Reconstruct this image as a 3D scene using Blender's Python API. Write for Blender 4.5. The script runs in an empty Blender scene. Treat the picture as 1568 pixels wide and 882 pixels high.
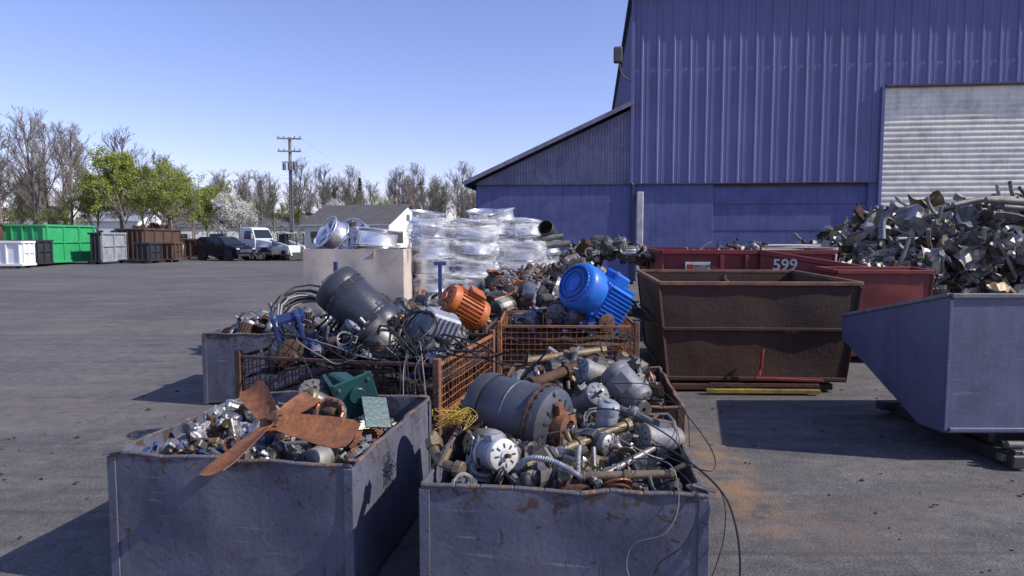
import bpy, math, random, bmesh
from mathutils import Vector, Matrix, Euler, noise
R=random.Random(11)
scene=bpy.context.scene
rad=math.radians
def T(x=0,y=0,z=0,rx=0,ry=0,rz=0,s=1.0):
    return Matrix.Translation((x,y,z))@Euler((rad(rx),rad(ry),rad(rz)),'XYZ').to_matrix().to_4x4()@Matrix.Scale(s,4)
def aim(p,d,roll=0):
    q=Vector(d).normalized().to_track_quat('Z','Y')
    return Matrix.Translation(p)@q.to_matrix().to_4x4()@Matrix.Rotation(rad(roll),4,'Z')
# ------------------------------------------------------------ materials
MATS={}
def nd(nt,t,**k):
    n=nt.nodes.new(t)
    for a,b in k.items(): setattr(n,a,b)
    return n
def ramp(nt,src,p0,p1,c0=(0,0,0,1),c1=(1,1,1,1)):
    r=nd(nt,'ShaderNodeValToRGB'); e=r.color_ramp.elements
    e[0].position=p0;e[1].position=p1;e[0].color=c0;e[1].color=c1
    nt.links.new(src,r.inputs[0]); return r.outputs[0]
def mixc(nt,f,a,b,mode='MIX'):
    m=nd(nt,'ShaderNodeMix',data_type='RGBA',blend_type=mode)
    for sock,val in ((m.inputs[0],f),(m.inputs[6],a),(m.inputs[7],b)):
        if isinstance(val,bpy.types.NodeSocket): nt.links.new(val,sock)
        else:
            sock.default_value=val if not isinstance(val,tuple) else (val[0],val[1],val[2],1)
    return m.outputs[2]
def noi(nt,vec,scale,detail=4,rough=.55,dist=0):
    n=nd(nt,'ShaderNodeTexNoise'); n.inputs['Scale'].default_value=scale;n.inputs['Detail'].default_value=detail
    n.inputs['Roughness'].default_value=rough;n.inputs['Distortion'].default_value=dist
    nt.links.new(vec,n.inputs['Vector']); return n.outputs[0]
def mapping(nt,vec,scale=(1,1,1),loc=(0,0,0)):
    m=nd(nt,'ShaderNodeMapping'); m.inputs['Scale'].default_value=scale;m.inputs['Location'].default_value=loc
    nt.links.new(vec,m.inputs['Vector']); return m.outputs[0]
def mat(name,col,rough=.5,metal=0.0,rust=0.0,rustcol=(.17,.06,.025),col2=None,scale=3,bump=.15,isl=0.0,dirt=.35,streak=0.0,scratch=0.0,bscale=40,spec=.5,top=0.0,smudge=0.0):
    m=bpy.data.materials.new(name);m.use_nodes=True;nt=m.node_tree
    b=nt.nodes['Principled BSDF']
    tc=nd(nt,'ShaderNodeTexCoord').outputs['Object']
    n1=noi(nt,tc,scale,5,.6)
    c2=col2 or tuple(c*.6 for c in col)
    c=mixc(nt,ramp(nt,n1,.35,.65),col,c2)
    n2=noi(nt,mapping(nt,tc,loc=(7,3,1)),scale*3.1,6,.65)
    c=mixc(nt,ramp(nt,n2,.45,.75,(0,0,0,1),(dirt,dirt,dirt,1)),c,(.05,.045,.04))
    if smudge>0:
        ns=noi(nt,mapping(nt,tc,(3.2,3.2,2.0),(5,1,3)),1.5,6,.62,1.2)
        c=mixc(nt,ramp(nt,ns,.54,.70,(0,0,0,1),(smudge,smudge,smudge,1)),c,(.045,.04,.042))
        ns=noi(nt,mapping(nt,tc,(2.2,2.2,1.4),(15,11,3)),1.5,6,.62,1.2)
        c=mixc(nt,ramp(nt,ns,.56,.72,(0,0,0,1),(smudge*.5,smudge*.5,smudge*.5,1)),c,tuple(min(1,x*1.7) for x in col))
    if streak>0:
        ns=noi(nt,mapping(nt,tc,(6,6,.35)),1.6,4,.6)
        c=mixc(nt,ramp(nt,ns,.48,.72,(0,0,0,1),(streak,streak,streak,1)),c,tuple(x*.45 for x in col))
    if scratch>0:
        for sc_,cc,am in (((4,4,60),(.34,.34,.37),.35),((40,40,5),(.05,.045,.045),.6),((26,26,34),(.07,.045,.035),1.0)):
            ns=noi(nt,mapping(nt,tc,sc_,(3,8,2)),.55,3,.6,.5)
            am*=scratch
            c=mixc(nt,ramp(nt,ns,.66,.69,(0,0,0,1),(am,am,am,1)),c,cc)
    if top>0:
        sx=nd(nt,'ShaderNodeSeparateXYZ');nt.links.new(tc,sx.inputs[0])
        zr=nd(nt,'ShaderNodeMapRange');nt.links.new(sx.outputs[2],zr.inputs[0]);zr.inputs[1].default_value=top-.16;zr.inputs[2].default_value=top;zr.inputs[4].default_value=.17
        ad=nd(nt,'ShaderNodeMath',operation='ADD');nt.links.new(zr.outputs[0],ad.inputs[0]);nt.links.new(noi(nt,tc,13,6,.7),ad.inputs[1])
        c=mixc(nt,ramp(nt,ad.outputs[0],.65,.68),c,(.085,.055,.045))
    if rust>0:
        n3=noi(nt,mapping(nt,tc,loc=(1,9,4)),scale*1.7,7,.7)
        t=.78-rust*.5
        f=ramp(nt,n3,t,t+.05)
        n4=noi(nt,tc,scale*6,4,.6)
        rc=mixc(nt,ramp(nt,n4,.35,.65),rustcol,tuple(min(1,x*2.0) for x in rustcol))
        c=mixc(nt,f,c,rc)
        mr=nd(nt,'ShaderNodeMapRange');nt.links.new(f,mr.inputs[0]);mr.inputs[3].default_value=rough;mr.inputs[4].default_value=.9
        nt.links.new(mr.outputs[0],b.inputs['Roughness'])
        if metal>0:
            mm=nd(nt,'ShaderNodeMapRange');nt.links.new(f,mm.inputs[0]);mm.inputs[3].default_value=metal;mm.inputs[4].default_value=0
            nt.links.new(mm.outputs[0],b.inputs['Metallic'])
    else:
        mr=nd(nt,'ShaderNodeMapRange');nt.links.new(n2,mr.inputs[0]);mr.inputs[3].default_value=max(.05,rough-.15);mr.inputs[4].default_value=min(1,rough+.2)
        nt.links.new(mr.outputs[0],b.inputs['Roughness']); b.inputs['Metallic'].default_value=metal
    if isl>0:
        g=nd(nt,'ShaderNodeNewGeometry').outputs['Random Per Island']
        c=mixc(nt,1.0,c,ramp(nt,g,0,1,(1-isl,1-isl,1-isl,1),(1,1,1,1)),'MULTIPLY')
    nt.links.new(c,b.inputs['Base Color'])
    b.inputs['Specular IOR Level'].default_value=spec
    if bump>0:
        bp=nd(nt,'ShaderNodeBump');bp.inputs['Strength'].default_value=bump;bp.inputs['Distance'].default_value=.02
        nt.links.new(noi(nt,tc,bscale,5,.6),bp.inputs['Height']);nt.links.new(bp.outputs[0],b.inputs['Normal'])
    MATS[name]=m; return m
mat('binblue',(.135,.14,.185),.6,.0,rust=.06,scale=1.6,scratch=.9,streak=.35,bump=.15,dirt=.5,col2=(.105,.11,.15),top=.68,spec=.3,smudge=.55)
mat('binrim',(.13,.12,.135),.7,0,rust=.5,rustcol=(.14,.08,.045),scale=7,bump=.5)
mat('rustA',(.13,.06,.035),.85,.1,col2=(.07,.035,.022),scale=9,bump=.6,isl=.4)
mat('rustB',(.33,.135,.055),.85,.0,col2=(.17,.07,.035),scale=7,bump=.4,isl=.3)
mat('rustcage',(.14,.07,.042),.85,.1,col2=(.06,.038,.03),scale=6,bump=.4)
mat('rustcage2',(.40,.15,.055),.85,.05,col2=(.17,.07,.035),scale=6,bump=.4)
mat('rustbox',(.085,.038,.022),.75,.1,col2=(.04,.022,.016),scale=.9,bump=.25,streak=.6,rust=.20,rustcol=(.17,.062,.022),bscale=25)
mat('rustrim',(.25,.12,.065),.85,0,col2=(.12,.065,.045),scale=5,bump=.4)
mat('alu',(.66,.65,.64),.36,.8,col2=(.42,.42,.41),scale=8,isl=.5,bump=.2,dirt=.5)
mat('alurim',(.86,.86,.88),.26,.75,col2=(.72,.72,.74),scale=4,isl=.15,dirt=.15,bump=.05)
mat('steel',(.34,.33,.31),.48,.6,col2=(.19,.18,.17),rust=.2,scale=7,isl=.45)
mat('scrapm',(.50,.48,.44),.5,.45,col2=(.30,.28,.25),rust=.18,scale=4,isl=.5,rustcol=(.14,.085,.05))
mat('scrapd',(.30,.28,.25),.6,.25,col2=(.16,.145,.125),rust=.22,scale=5,isl=.45,rustcol=(.13,.08,.05))
mat('dark',(.045,.047,.055),.5,.2,col2=(.08,.075,.07),scale=6,isl=.4)
mat('darkmotor',(.035,.04,.055),.38,.2,col2=(.06,.065,.08),scale=5,dirt=.3,rust=.06)
mat('greyp',(.23,.235,.25),.55,.1,col2=(.14,.14,.15),rust=.18,scale=6,isl=.4,dirt=.5)
mat('lightgrey',(.33,.35,.40),.5,.1,col2=(.22,.235,.275),rust=.10,scale=7,dirt=.5)
mat('bigmotor',(.085,.092,.12),.5,.15,col2=(.05,.052,.06),rust=.30,scale=4,rustcol=(.14,.10,.07),dirt=.4)
mat('white',(.70,.69,.65),.5,0,col2=(.5,.49,.45),scale=4,isl=.2)
mat('brass',(.34,.26,.15),.5,.45,col2=(.19,.14,.09),scale=8,isl=.4)
mat('copper',(.48,.20,.09),.45,.6,col2=(.28,.12,.07),scale=12,isl=.3)
mat('black',(.015,.015,.016),.6,0,col2=(.03,.03,.03),scale=6)
mat('cable',(.02,.02,.022),.5,0,bump=0)
mat('cablegrey',(.30,.30,.29),.5,0,col2=(.2,.2,.2),bump=0)
mat('bluep',(.018,.17,.66),.38,.0,col2=(.012,.125,.5),scale=4,dirt=.4,bump=.1,rust=.04)
mat('blued',(.03,.06,.22),.5,.0,col2=(.02,.045,.16),scale=5,isl=.3)
mat('orangep',(.55,.14,.02),.5,.0,col2=(.36,.09,.015),scale=8,bump=.25,dirt=.55,rust=.1)
mat('teal',(.02,.085,.08),.35,.1,col2=(.015,.055,.06),scale=4,bump=.1,rust=.08,dirt=.4)
mat('yellow',(.55,.37,.03),.5,0,col2=(.33,.21,.03),rust=.25,scale=6)
mat('oldyellow',(.36,.26,.03),.7,0,col2=(.16,.11,.03),rust=.42,scale=5)
mat('redp',(.36,.03,.03),.5,0,rust=.2,scale=4,isl=.3)
mat('redbox',(.20,.02,.022),.5,0,col2=(.14,.015,.018),rust=.12,scale=1.5,streak=.4,bump=.2)
mat('redbox2',(.24,.03,.022),.6,0,col2=(.12,.02,.016),rust=.28,scale=2,streak=.5,bump=.2)
mat('hopper',(.115,.122,.20),.5,0,col2=(.09,.095,.165),rust=.05,scale=1.2,scratch=.5,streak=.3,bump=.12,smudge=.3)
mat('cardboard',(.56,.49,.41),.85,0,col2=(.49,.42,.35),scale=2,dirt=.3,bump=.1)
mat('dirt',(.035,.028,.022),.95,0,scale=5,bump=.6)  # ground bits, and the dark underlay that paints shade into scrap pile gaps
mat('wood',(.32,.25,.17),.85,0,col2=(.2,.16,.12),scale=3,streak=.4)
mat('facade',(.150,.155,.315),.5,0,col2=(.128,.135,.275),scale=.35,dirt=.12,streak=.35,bump=.04,spec=.3)
mat('facadeblock',(.095,.11,.25),.75,0,col2=(.13,.145,.30),scale=.7,dirt=.35,streak=.35,bump=.25,bscale=12,spec=.2)
mat('facadewood',(.27,.265,.33),.85,0,col2=(.17,.17,.25),scale=1.2,dirt=.35,streak=.7,bump=.3,spec=.2)
mat('facadetrim',(.06,.055,.10),.6,0,scale=2)
mat('doorslat',(.84,.81,.68),.5,.0,col2=(.72,.69,.57),scale=.6,dirt=.45,streak=.3,bump=.1)
mat('greenbox',(.04,.42,.14),.5,0,col2=(.03,.34,.12),scale=1,dirt=.2,streak=.2)
mat('brownbox',(.11,.06,.04),.8,0,col2=(.07,.04,.03),scale=1.3,rust=.3)
mat('blackbox',(.03,.032,.04),.6,0,scale=1.5)
mat('greybox',(.40,.42,.46),.5,0,scale=1.5,streak=.4)
mat('carpaint',(.012,.015,.03),.18,.3,bump=0,dirt=.05,col2=(.012,.015,.03))
mat('whitepaint',(.75,.75,.74),.3,0,bump=0,dirt=.1,col2=(.7,.7,.7))
mat('glass',(.02,.025,.03),.08,0,bump=0,dirt=0,col2=(.02,.025,.03))
mat('chrome',(.7,.7,.7),.2,1,bump=0,dirt=.1)
mat('siding',(.80,.80,.78),.6,0,bump=0,dirt=.08,col2=(.75,.75,.74),scale=.5)
mat('shingle',(.13,.125,.12),.9,0,col2=(.10,.095,.09),scale=1.5,bump=.3)
mat('pole',(.30,.27,.24),.9,0,col2=(.22,.2,.17),scale=2,streak=.5)
mat('bark',(.17,.145,.125),.95,0,col2=(.23,.20,.175),scale=1.5,bump=0,dirt=.1)
mat('twig',(.22,.185,.16),.95,0,col2=(.16,.135,.12),scale=.5,bump=0,dirt=0)
mat('concretepost',(.55,.55,.54),.85,0,scale=2,col2=(.4,.4,.4))
mat('fanrust',(.33,.13,.055),.85,.0,col2=(.15,.065,.038),scale=9,bump=.35,dirt=.5,spec=.2)
def leafmat(name,c,c2):
    m=bpy.data.materials.new(name);m.use_nodes=True;nt=m.node_tree;b=nt.nodes['Principled BSDF']
    g=nd(nt,'ShaderNodeNewGeometry').outputs['Random Per Island']
    cc=ramp(nt,g,.1,.9,(*c,1),(*c2,1)); nt.links.new(cc,b.inputs['Base Color']);b.inputs['Roughness'].default_value=.6
    tr=nd(nt,'ShaderNodeBsdfTranslucent');nt.links.new(cc,tr.inputs[0])
    mx=nd(nt,'ShaderNodeMixShader');mx.inputs[0].default_value=.35
    nt.links.new(b.outputs[0],mx.inputs[1]);nt.links.new(tr.outputs[0],mx.inputs[2]);nt.links.new(mx.outputs[0],nt.nodes['Material Output'].inputs[0])
    MATS[name]=m
leafmat('leafgreen',(.16,.21,.025),(.34,.39,.05))
leafmat('leafdk',(.12,.15,.04),(.25,.27,.08))
leafmat('leafpine',(.015,.035,.015),(.04,.07,.03))
leafmat('blossom',(.55,.55,.50),(.8,.8,.76))
leafmat('brush',(.10,.10,.055),(.22,.21,.11))
m=bpy.data.materials.new('film');m.use_nodes=True;nt=m.node_tree;b=nt.nodes['Principled BSDF']
b.inputs['Base Color'].default_value=(.90,.91,.92,1);b.inputs['Roughness'].default_value=.2
tc=nd(nt,'ShaderNodeTexCoord').outputs['Object']
n=noi(nt,mapping(nt,tc,(1,1,5)),2.2,6,.65,1.5)
f=ramp(nt,n,.40,.68,(.10,.10,.10,1),(.70,.70,.70,1))
bp=nd(nt,'ShaderNodeBump');bp.inputs['Strength'].default_value=.8;bp.inputs['Distance'].default_value=.03
nt.links.new(noi(nt,mapping(nt,tc,(1,1,4)),7,6,.6,1.0),bp.inputs['Height']);nt.links.new(bp.outputs[0],b.inputs['Normal'])
tr=nd(nt,'ShaderNodeBsdfTransparent');mx=nd(nt,'ShaderNodeMixShader')
nt.links.new(f,mx.inputs[0]);nt.links.new(tr.outputs[0],mx.inputs[1]);nt.links.new(b.outputs[0],mx.inputs[2]);nt.links.new(mx.outputs[0],nt.nodes['Material Output'].inputs[0])
MATS['film']=m
m=bpy.data.materials.new('asphalt');m.use_nodes=True;nt=m.node_tree;b=nt.nodes['Principled BSDF']
tc=nd(nt,'ShaderNodeTexCoord').outputs['Object']
c=mixc(nt,ramp(nt,noi(nt,tc,.22,6,.6,.6),.36,.66),(.150,.140,.131),(.103,.099,.096))
c=mixc(nt,ramp(nt,noi(nt,mapping(nt,tc,(1,3.2,1)),.9,6,.7),.48,.72,(0,0,0,1),(.7,.7,.7,1)),c,(.23,.205,.185))
c=mixc(nt,ramp(nt,noi(nt,mapping(nt,tc,(.12,.9,1),(2,5,0)),1.0,5,.7),.48,.68,(0,0,0,1),(.65,.65,.65,1)),c,(.075,.073,.075))
sp=ramp(nt,noi(nt,tc,60,4,.8),.3,.72,(.40,.40,.40,1),(1.65,1.65,1.65,1))
c=mixc(nt,1.0,c,sp,'MULTIPLY')
sp=ramp(nt,noi(nt,tc,7,5,.75),.3,.72,(.68,.68,.68,1),(1.32,1.32,1.32,1))
c=mixc(nt,1.0,c,sp,'MULTIPLY')
v=nd(nt,'ShaderNodeTexVoronoi',feature='DISTANCE_TO_EDGE');v.inputs['Scale'].default_value=.45
dv=nd(nt,'ShaderNodeVectorMath',operation='ADD')
nz=nd(nt,'ShaderNodeTexNoise');nz.inputs['Scale'].default_value=1.3;nz.inputs['Detail'].default_value=5;nt.links.new(tc,nz.inputs['Vector'])
nt.links.new(tc,dv.inputs[0]);nt.links.new(nz.outputs[1],dv.inputs[1]);nt.links.new(dv.outputs[0],v.inputs['Vector'])
ck=ramp(nt,v.outputs[0],.0,.012,(.6,.6,.6,1),(0,0,0,1))
ck2=mixc(nt,1.0,ck,ramp(nt,noi(nt,tc,.5,3),.50,.6),'MULTIPLY')
c=mixc(nt,ck2,c,(.04,.04,.04))
c=mixc(nt,ramp(nt,noi(nt,mapping(nt,tc,(.6,1.6,1),(4,2,0)),.8,4,.6),.62,.70,(0,0,0,1),(.5,.5,.5,1)),c,(.055,.055,.058))
c=mixc(nt,ramp(nt,noi(nt,mapping(nt,tc,(.35,9,1),(1,2,0)),.8,3,.5,.8),.63,.70,(0,0,0,1),(.45,.45,.45,1)),c,(.06,.06,.062))
def blob(cx,cy,rx,ry,colr,amt):
    global c
    mp=nd(nt,'ShaderNodeMapping',vector_type='POINT');mp.inputs['Location'].default_value=(-cx/rx,-cy/ry,0);mp.inputs['Scale'].default_value=(1/rx,1/ry,0)
    nt.links.new(tc,mp.inputs['Vector'])
    ln=nd(nt,'ShaderNodeVectorMath',operation='LENGTH');nt.links.new(mp.outputs[0],ln.inputs[0])
    f=ramp(nt,ln.outputs['Value'],.2,1.0,(amt,amt,amt,1),(0,0,0,1))
    f=mixc(nt,1.0,f,ramp(nt,noi(nt,tc,4,6,.7),.38,.60),'MULTIPLY')
    c=mixc(nt,f,c,colr)
blob(1.60,5.3,.32,1.5,(.30,.20,.12),.85);blob(1.55,4.4,.25,.7,(.33,.19,.09),.7);blob(2.0,4.0,.7,.5,(.24,.17,.12),.5);blob(1.4,6.5,.5,.9,(.26,.17,.10),.6);blob(3.3,4.4,1.2,.4,(.22,.18,.15),.6);blob(-5,7,2.2,1.2,(.20,.17,.14),.6);blob(-8,13,4,2,(.20,.18,.15),.5)
nt.links.new(c,b.inputs['Base Color']);b.inputs['Roughness'].default_value=.85;b.inputs['Specular IOR Level'].default_value=.3
bp=nd(nt,'ShaderNodeBump');bp.inputs['Strength'].default_value=.8;bp.inputs['Distance'].default_value=.018
nt.links.new(noi(nt,tc,50,5,.75),bp.inputs['Height']);nt.links.new(bp.outputs[0],b.inputs['Normal'])
MATS['asphalt']=m
mat('grass',(.09,.12,.035),.95,0,col2=(.14,.13,.07),scale=.3,bump=0,dirt=.2)
# ------------------------------------------------------------ mesh builder
class MB:
    def __init__(s): s.v=[];s.f=[];s.m=[];s.sm=[];s.mats=[]
    def add(s,vs,fs,mt,M=None,smooth=False):
        if mt not in s.mats: s.mats.append(mt)
        k=s.mats.index(mt);o=len(s.v)
        s.v+= [M@Vector(p) for p in vs] if M is not None else [Vector(p) for p in vs]
        for f in fs: s.f.append([i+o for i in f])
        s.m+=[k]*len(fs);s.sm+=[smooth]*len(fs)
    def box(s,M,sx,sy,sz,mt,c=None):
        if c is None: c=min(sx,sy,sz)*.12
        h=(sx/2,sy/2,sz/2);vs=[];idx={}
        for a in (-1,1):
            for b in (-1,1):
                for d in (-1,1):
                    sg=(a,b,d)
                    for k in range(3):
                        idx[(sg,k)]=len(vs);vs.append([sg[i]*(h[i] if i==k else h[i]-c) for i in range(3)])
        fs=[]
        for k in range(3):
            i,j=[q for q in range(3) if q!=k]
            for sgn in (-1,1):
                q=[]
                for (u,w) in ((-1,-1),(1,-1),(1,1),(-1,1)):
                    t=[0,0,0];t[k]=sgn;t[i]=u;t[j]=w;q.append(idx[(tuple(t),k)])
                fs.append(q if (sgn==1)==(k!=1) else q[::-1])
        for k in range(3):
            i,j=[q for q in range(3) if q!=k]
            for u in (-1,1):
                for w in (-1,1):
                    t0=[0,0,0];t1=[0,0,0];t0[i]=t1[i]=u;t0[j]=t1[j]=w;t0[k]=-1;t1[k]=1
                    fs.append([idx[(tuple(t0),i)],idx[(tuple(t1),i)],idx[(tuple(t1),j)],idx[(tuple(t0),j)]])
        for a in (-1,1):
            for b in (-1,1):
                for d in (-1,1): fs.append([idx[((a,b,d),k)] for k in range(3)])
        s.add(vs,fs,mt,M)
    def beam(s,p0,p1,w,h,mt,c=None,roll=0):
        p0=Vector(p0);p1=Vector(p1);d=p1-p0
        s.box(aim((p0+p1)/2,d,roll),w,h,d.length,mt,c)
    def lathe(s,M,prof,mt,n=20,smooth=True):
        vs=[];fs=[]
        for i in range(n):
            a=2*math.pi*i/n
            for r,z in prof: vs.append((r*math.cos(a),r*math.sin(a),z))
        k=len(prof)
        for i in range(n):
            i2=(i+1)%n
            for j in range(k-1): fs.append([i*k+j,i2*k+j,i2*k+j+1,i*k+j+1])
        s.add(vs,fs,mt,M,smooth)
    def cyl(s,M,r,h,mt,n=14,r2=None):
        r2=r if r2 is None else r2;e=min(r,h)*.08
        s.lathe(M,[(0,-h/2),(r-e,-h/2),(r,-h/2+e),(r2,h/2-e),(r2-e,h/2),(0,h/2)],mt,n,smooth=n>10)
    def tube(s,pts,r,mt,n=6,rf=None,smooth=True):
        pts=[Vector(p) for p in pts];vs=[];fs=[];up=None
        for i,p in enumerate(pts):
            t=(pts[min(i+1,len(pts)-1)]-pts[max(i-1,0)])
            if t.length<1e-7: t=Vector((0,0,1))
            t.normalize()
            if up is None: up=t.orthogonal().normalized()
            up=(up-t*up.dot(t))
            if up.length<1e-5: up=t.orthogonal()
            up.normalize();sd=t.cross(up);rr=r if rf is None else rf(i/(len(pts)-1))
            for k in range(n):
                a=2*math.pi*k/n;vs.append(p+(up*math.cos(a)+sd*math.sin(a))*rr)
        for i in range(len(pts)-1):
            for k in range(n):
                k2=(k+1)%n;fs.append([i*n+k,i*n+k2,(i+1)*n+k2,(i+1)*n+k])
        fs.append(list(range(n))[::-1]);fs.append([len(vs)-n+k for k in range(n)])
        s.add(vs,fs,mt,None,smooth)
    def slab(s,M,w,h,t,mt,amp=0,seed=0,nu=14,nv=10):
        vs=[];fs=[]
        for side in (0,1):
            for j in range(nv+1):
                for i in range(nu+1):
                    u=i/nu;v=j/nv;e=min(1,6*min(u,1-u,v,1-v)+.15)
                    d=noise.noise(Vector((u*w*2.3+seed,v*h*2.3,seed*1.7)))*amp*e
                    vs.append((u*w,side*t+d,v*h))
        N=(nu+1)*(nv+1)
        for j in range(nv):
            for i in range(nu):
                a=j*(nu+1)+i;q=[a,a+1,a+nu+2,a+nu+1];fs.append(q);fs.append([x+N for x in q[::-1]])
        for i in range(nu):
            fs.append([i,i+N,i+1+N,i+1]);a=nv*(nu+1)+i;fs.append([a,a+1,a+1+N,a+N])
        for j in range(nv):
            a=j*(nu+1);fs.append([a,a+nu+1,a+nu+1+N,a+N]);a+=nu;fs.append([a,a+N,a+N+nu+1,a+nu+1])
        s.add(vs,fs,mt,M,True)
    def build(s,name,parent=None,recalc=True,origin=None,sharp=35):
        me=bpy.data.meshes.new(name)
        xs=[p.x for p in s.v];ys=[p.y for p in s.v];zs=[p.z for p in s.v]
        o=Vector(origin) if origin is not None else Vector(((min(xs)+max(xs))/2,(min(ys)+max(ys))/2,min(zs)))
        me.from_pydata([p-o for p in s.v],[],s.f)
        for k in s.mats: me.materials.append(MATS[k])
        me.polygons.foreach_set('material_index',s.m);me.polygons.foreach_set('use_smooth',s.sm)
        if recalc:
            bm=bmesh.new();bm.from_mesh(me);bmesh.ops.recalc_face_normals(bm,faces=bm.faces)
            for e in bm.edges:
                if len(e.link_faces)==2 and e.calc_face_angle(0)>rad(sharp): e.smooth=False
            bm.to_mesh(me);bm.free()
        me.update()
        ob=bpy.data.objects.new(name,me);scene.collection.objects.link(ob);ob.location=o
        if parent is not None:
            ob.parent=parent;ob.location=o-parent.location
        return ob
def empty(name,loc=(0,0,0)):
    e=bpy.data.objects.new(name,None);scene.collection.objects.link(e);e.location=loc;e.empty_display_size=.2;return e
def inst(ob,name,loc,rz=0,s=1,parent=None):
    o=bpy.data.objects.new(name,ob.data);scene.collection.objects.link(o);o.location=loc;o.rotation_euler=(0,0,rad(rz));o.scale=(s,s,s)
    if parent is not None:o.parent=parent;o.location=Vector(loc)-parent.location
    return o
def smooth_path(P,k=8):
    P=[Vector(p) for p in P];P=[P[0]]+P+[P[-1]];out=[]
    for i in range(1,len(P)-2):
        a,b,c,d=P[i-1:i+3]
        for j in range(k):
            t=j/k;out.append(.5*((2*b)+(c-a)*t+(2*a-5*b+4*c-d)*t*t+(3*b-a-3*c+d)*t**3))
    out.append(P[-2]);return out
# ------------------------------------------------------------ scrap parts
def p_motor(mb,M,r=.1,L=.3,body='greyp',end='greyp',fins=0,box=True,vents=8,feet=False,shaft=True,n=22,sidevents=0,hub='steel'):
    mb.lathe(M,[(.9*r,-.33*L),(.97*r,-.32*L),(r,-.30*L),(r,.30*L),(.97*r,.32*L),(.9*r,.33*L)],body,n)
    for sg in (1,-1):
        Mx=M@(Matrix.Identity(4) if sg==1 else Matrix.Rotation(math.pi,4,'X'))
        mb.lathe(Mx,[(1.03*r,.27*L),(1.05*r,.29*L),(1.05*r,.38*L),(1.0*r,.43*L),(.80*r,.465*L),(.34*r,.48*L),(.32*r,.52*L),(0,.52*L)],end,n)
        for i in range(vents):
            a=2*math.pi*i/vents
            mb.box(Mx@Matrix.Rotation(a,4,'Z')@Matrix.Translation((.60*r,0,.471*L)),.30*r,min(.12*r,2*math.pi*r*.16/vents),.016*L,'black')
        for i in range(3):
            a=2*math.pi*i/3+.5
            mb.cyl(Mx@Matrix.Rotation(a,4,'Z')@Matrix.Translation((.92*r,0,.44*L)),.07*r,.06*L,'steel',6)
    for i in range(fins):
        a=2*math.pi*(i+.5)/fins
        mb.box(M@Matrix.Rotation(a,4,'Z')@Matrix.Translation((1.03*r,0,0)),.16*r,.05*r,.54*L,body,c=.005*r)
    for i in range(sidevents):
        a=2*math.pi*i/sidevents
        for z in (.22,-.22):
            mb.box(M@Matrix.Rotation(a,4,'Z')@Matrix.Translation((.995*r,0,z*L)),.03*r,.1*r,.1*L,'black',c=.002*r)
    if box:
        mb.box(M@Matrix.Translation((0,1.12*r,.02*L)),.8*r,.5*r,.3*L,body);mb.box(M@Matrix.Translation((0,1.39*r,.02*L)),.86*r,.06*r,.34*L,end)
    if feet:
        for z in (-.2,.2):
            mb.box(M@Matrix.Translation((0,-1.05*r,z*L)),1.8*r,.12*r,.14*L,body);mb.box(M@Matrix.Translation((0,-.9*r,z*L)),1.2*r,.3*r,.06*L,body)
    if shaft:
        mb.cyl(M@Matrix.Translation((0,0,.58*L)),.14*r,.2*L,hub,10)
def p_stator(mb,M,r=.1,**k):
    h=r*.9
    mb.lathe(M,[(r,-h*.35),(r,h*.35),(.72*r,h*.35),(.7*r,-h*.35),(r,-h*.35)],'steel',20,False)
    for z in (-.45,.45):
        for i in range(12):
            a=2*math.pi*i/12
            mb.tube([M@Vector((math.cos(a+t)*.78*r,math.sin(a+t)*.78*r,z*h+q*h)) for t,q in ((-.3,0),(-.15,.14*(1 if z>0 else -1)),(.15,.14*(1 if z>0 else -1)),(.3,0))],.10*r,'copper',5)
def p_pipe(mb,M,r=.03,L=.4,mt='steel',**k):
    a=R.uniform(-1,1)
    pts=smooth_path([M@Vector((0,0,-L/2)),M@Vector((0,0,0)),M@Vector((a*L*.3,0,L*.3)),M@Vector((a*L*.6,0,L*.42))],4) if R.random()<.5 else [M@Vector((0,0,-L/2)),M@Vector((0,0,L/2))]
    mb.tube(pts,r,mt,10)
    for z in (-.5,-.2): mb.cyl(M@Matrix.Translation((0,0,z*L)),r*1.5,r*.8,mt,R.choice((6,8,12)))
def p_block(mb,M,s=.1,mt='alu',**k):
    mb.box(M,s*1.2,s*.9,s*.7,mt,c=s*.1);mb.cyl(M@Matrix.Translation((s*.2,0,s*.4)),s*.32,s*.35,mt,12)
    mb.cyl(M@Matrix.Translation((-s*.5,0,.05*s))@Matrix.Rotation(1.57,4,'Y'),s*.22,s*.5,mt,10)
    for a,b in ((.45,.3),(-.45,.3),(.45,-.3),(-.45,-.3)): mb.cyl(M@Matrix.Translation((a*s,b*s,.38*s)),s*.06,s*.1,'steel',6)
def p_coil(mb,M,s=.12,mt='cable',loops=5,**k):
    pts=[];ph=R.uniform(0,9)
    for i in range(loops*14):
        a=2*math.pi*i/14;rr=s*(1+.08*math.sin(i*.37+ph)+.1*math.sin(i*.11+ph))
        pts.append(M@Vector((rr*math.cos(a),rr*math.sin(a)*.9,s*.25*math.sin(i*.23+ph)+s*.1*math.cos(i*.9))))
    mb.tube(pts,k.get('r',.006),mt,5)
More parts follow.
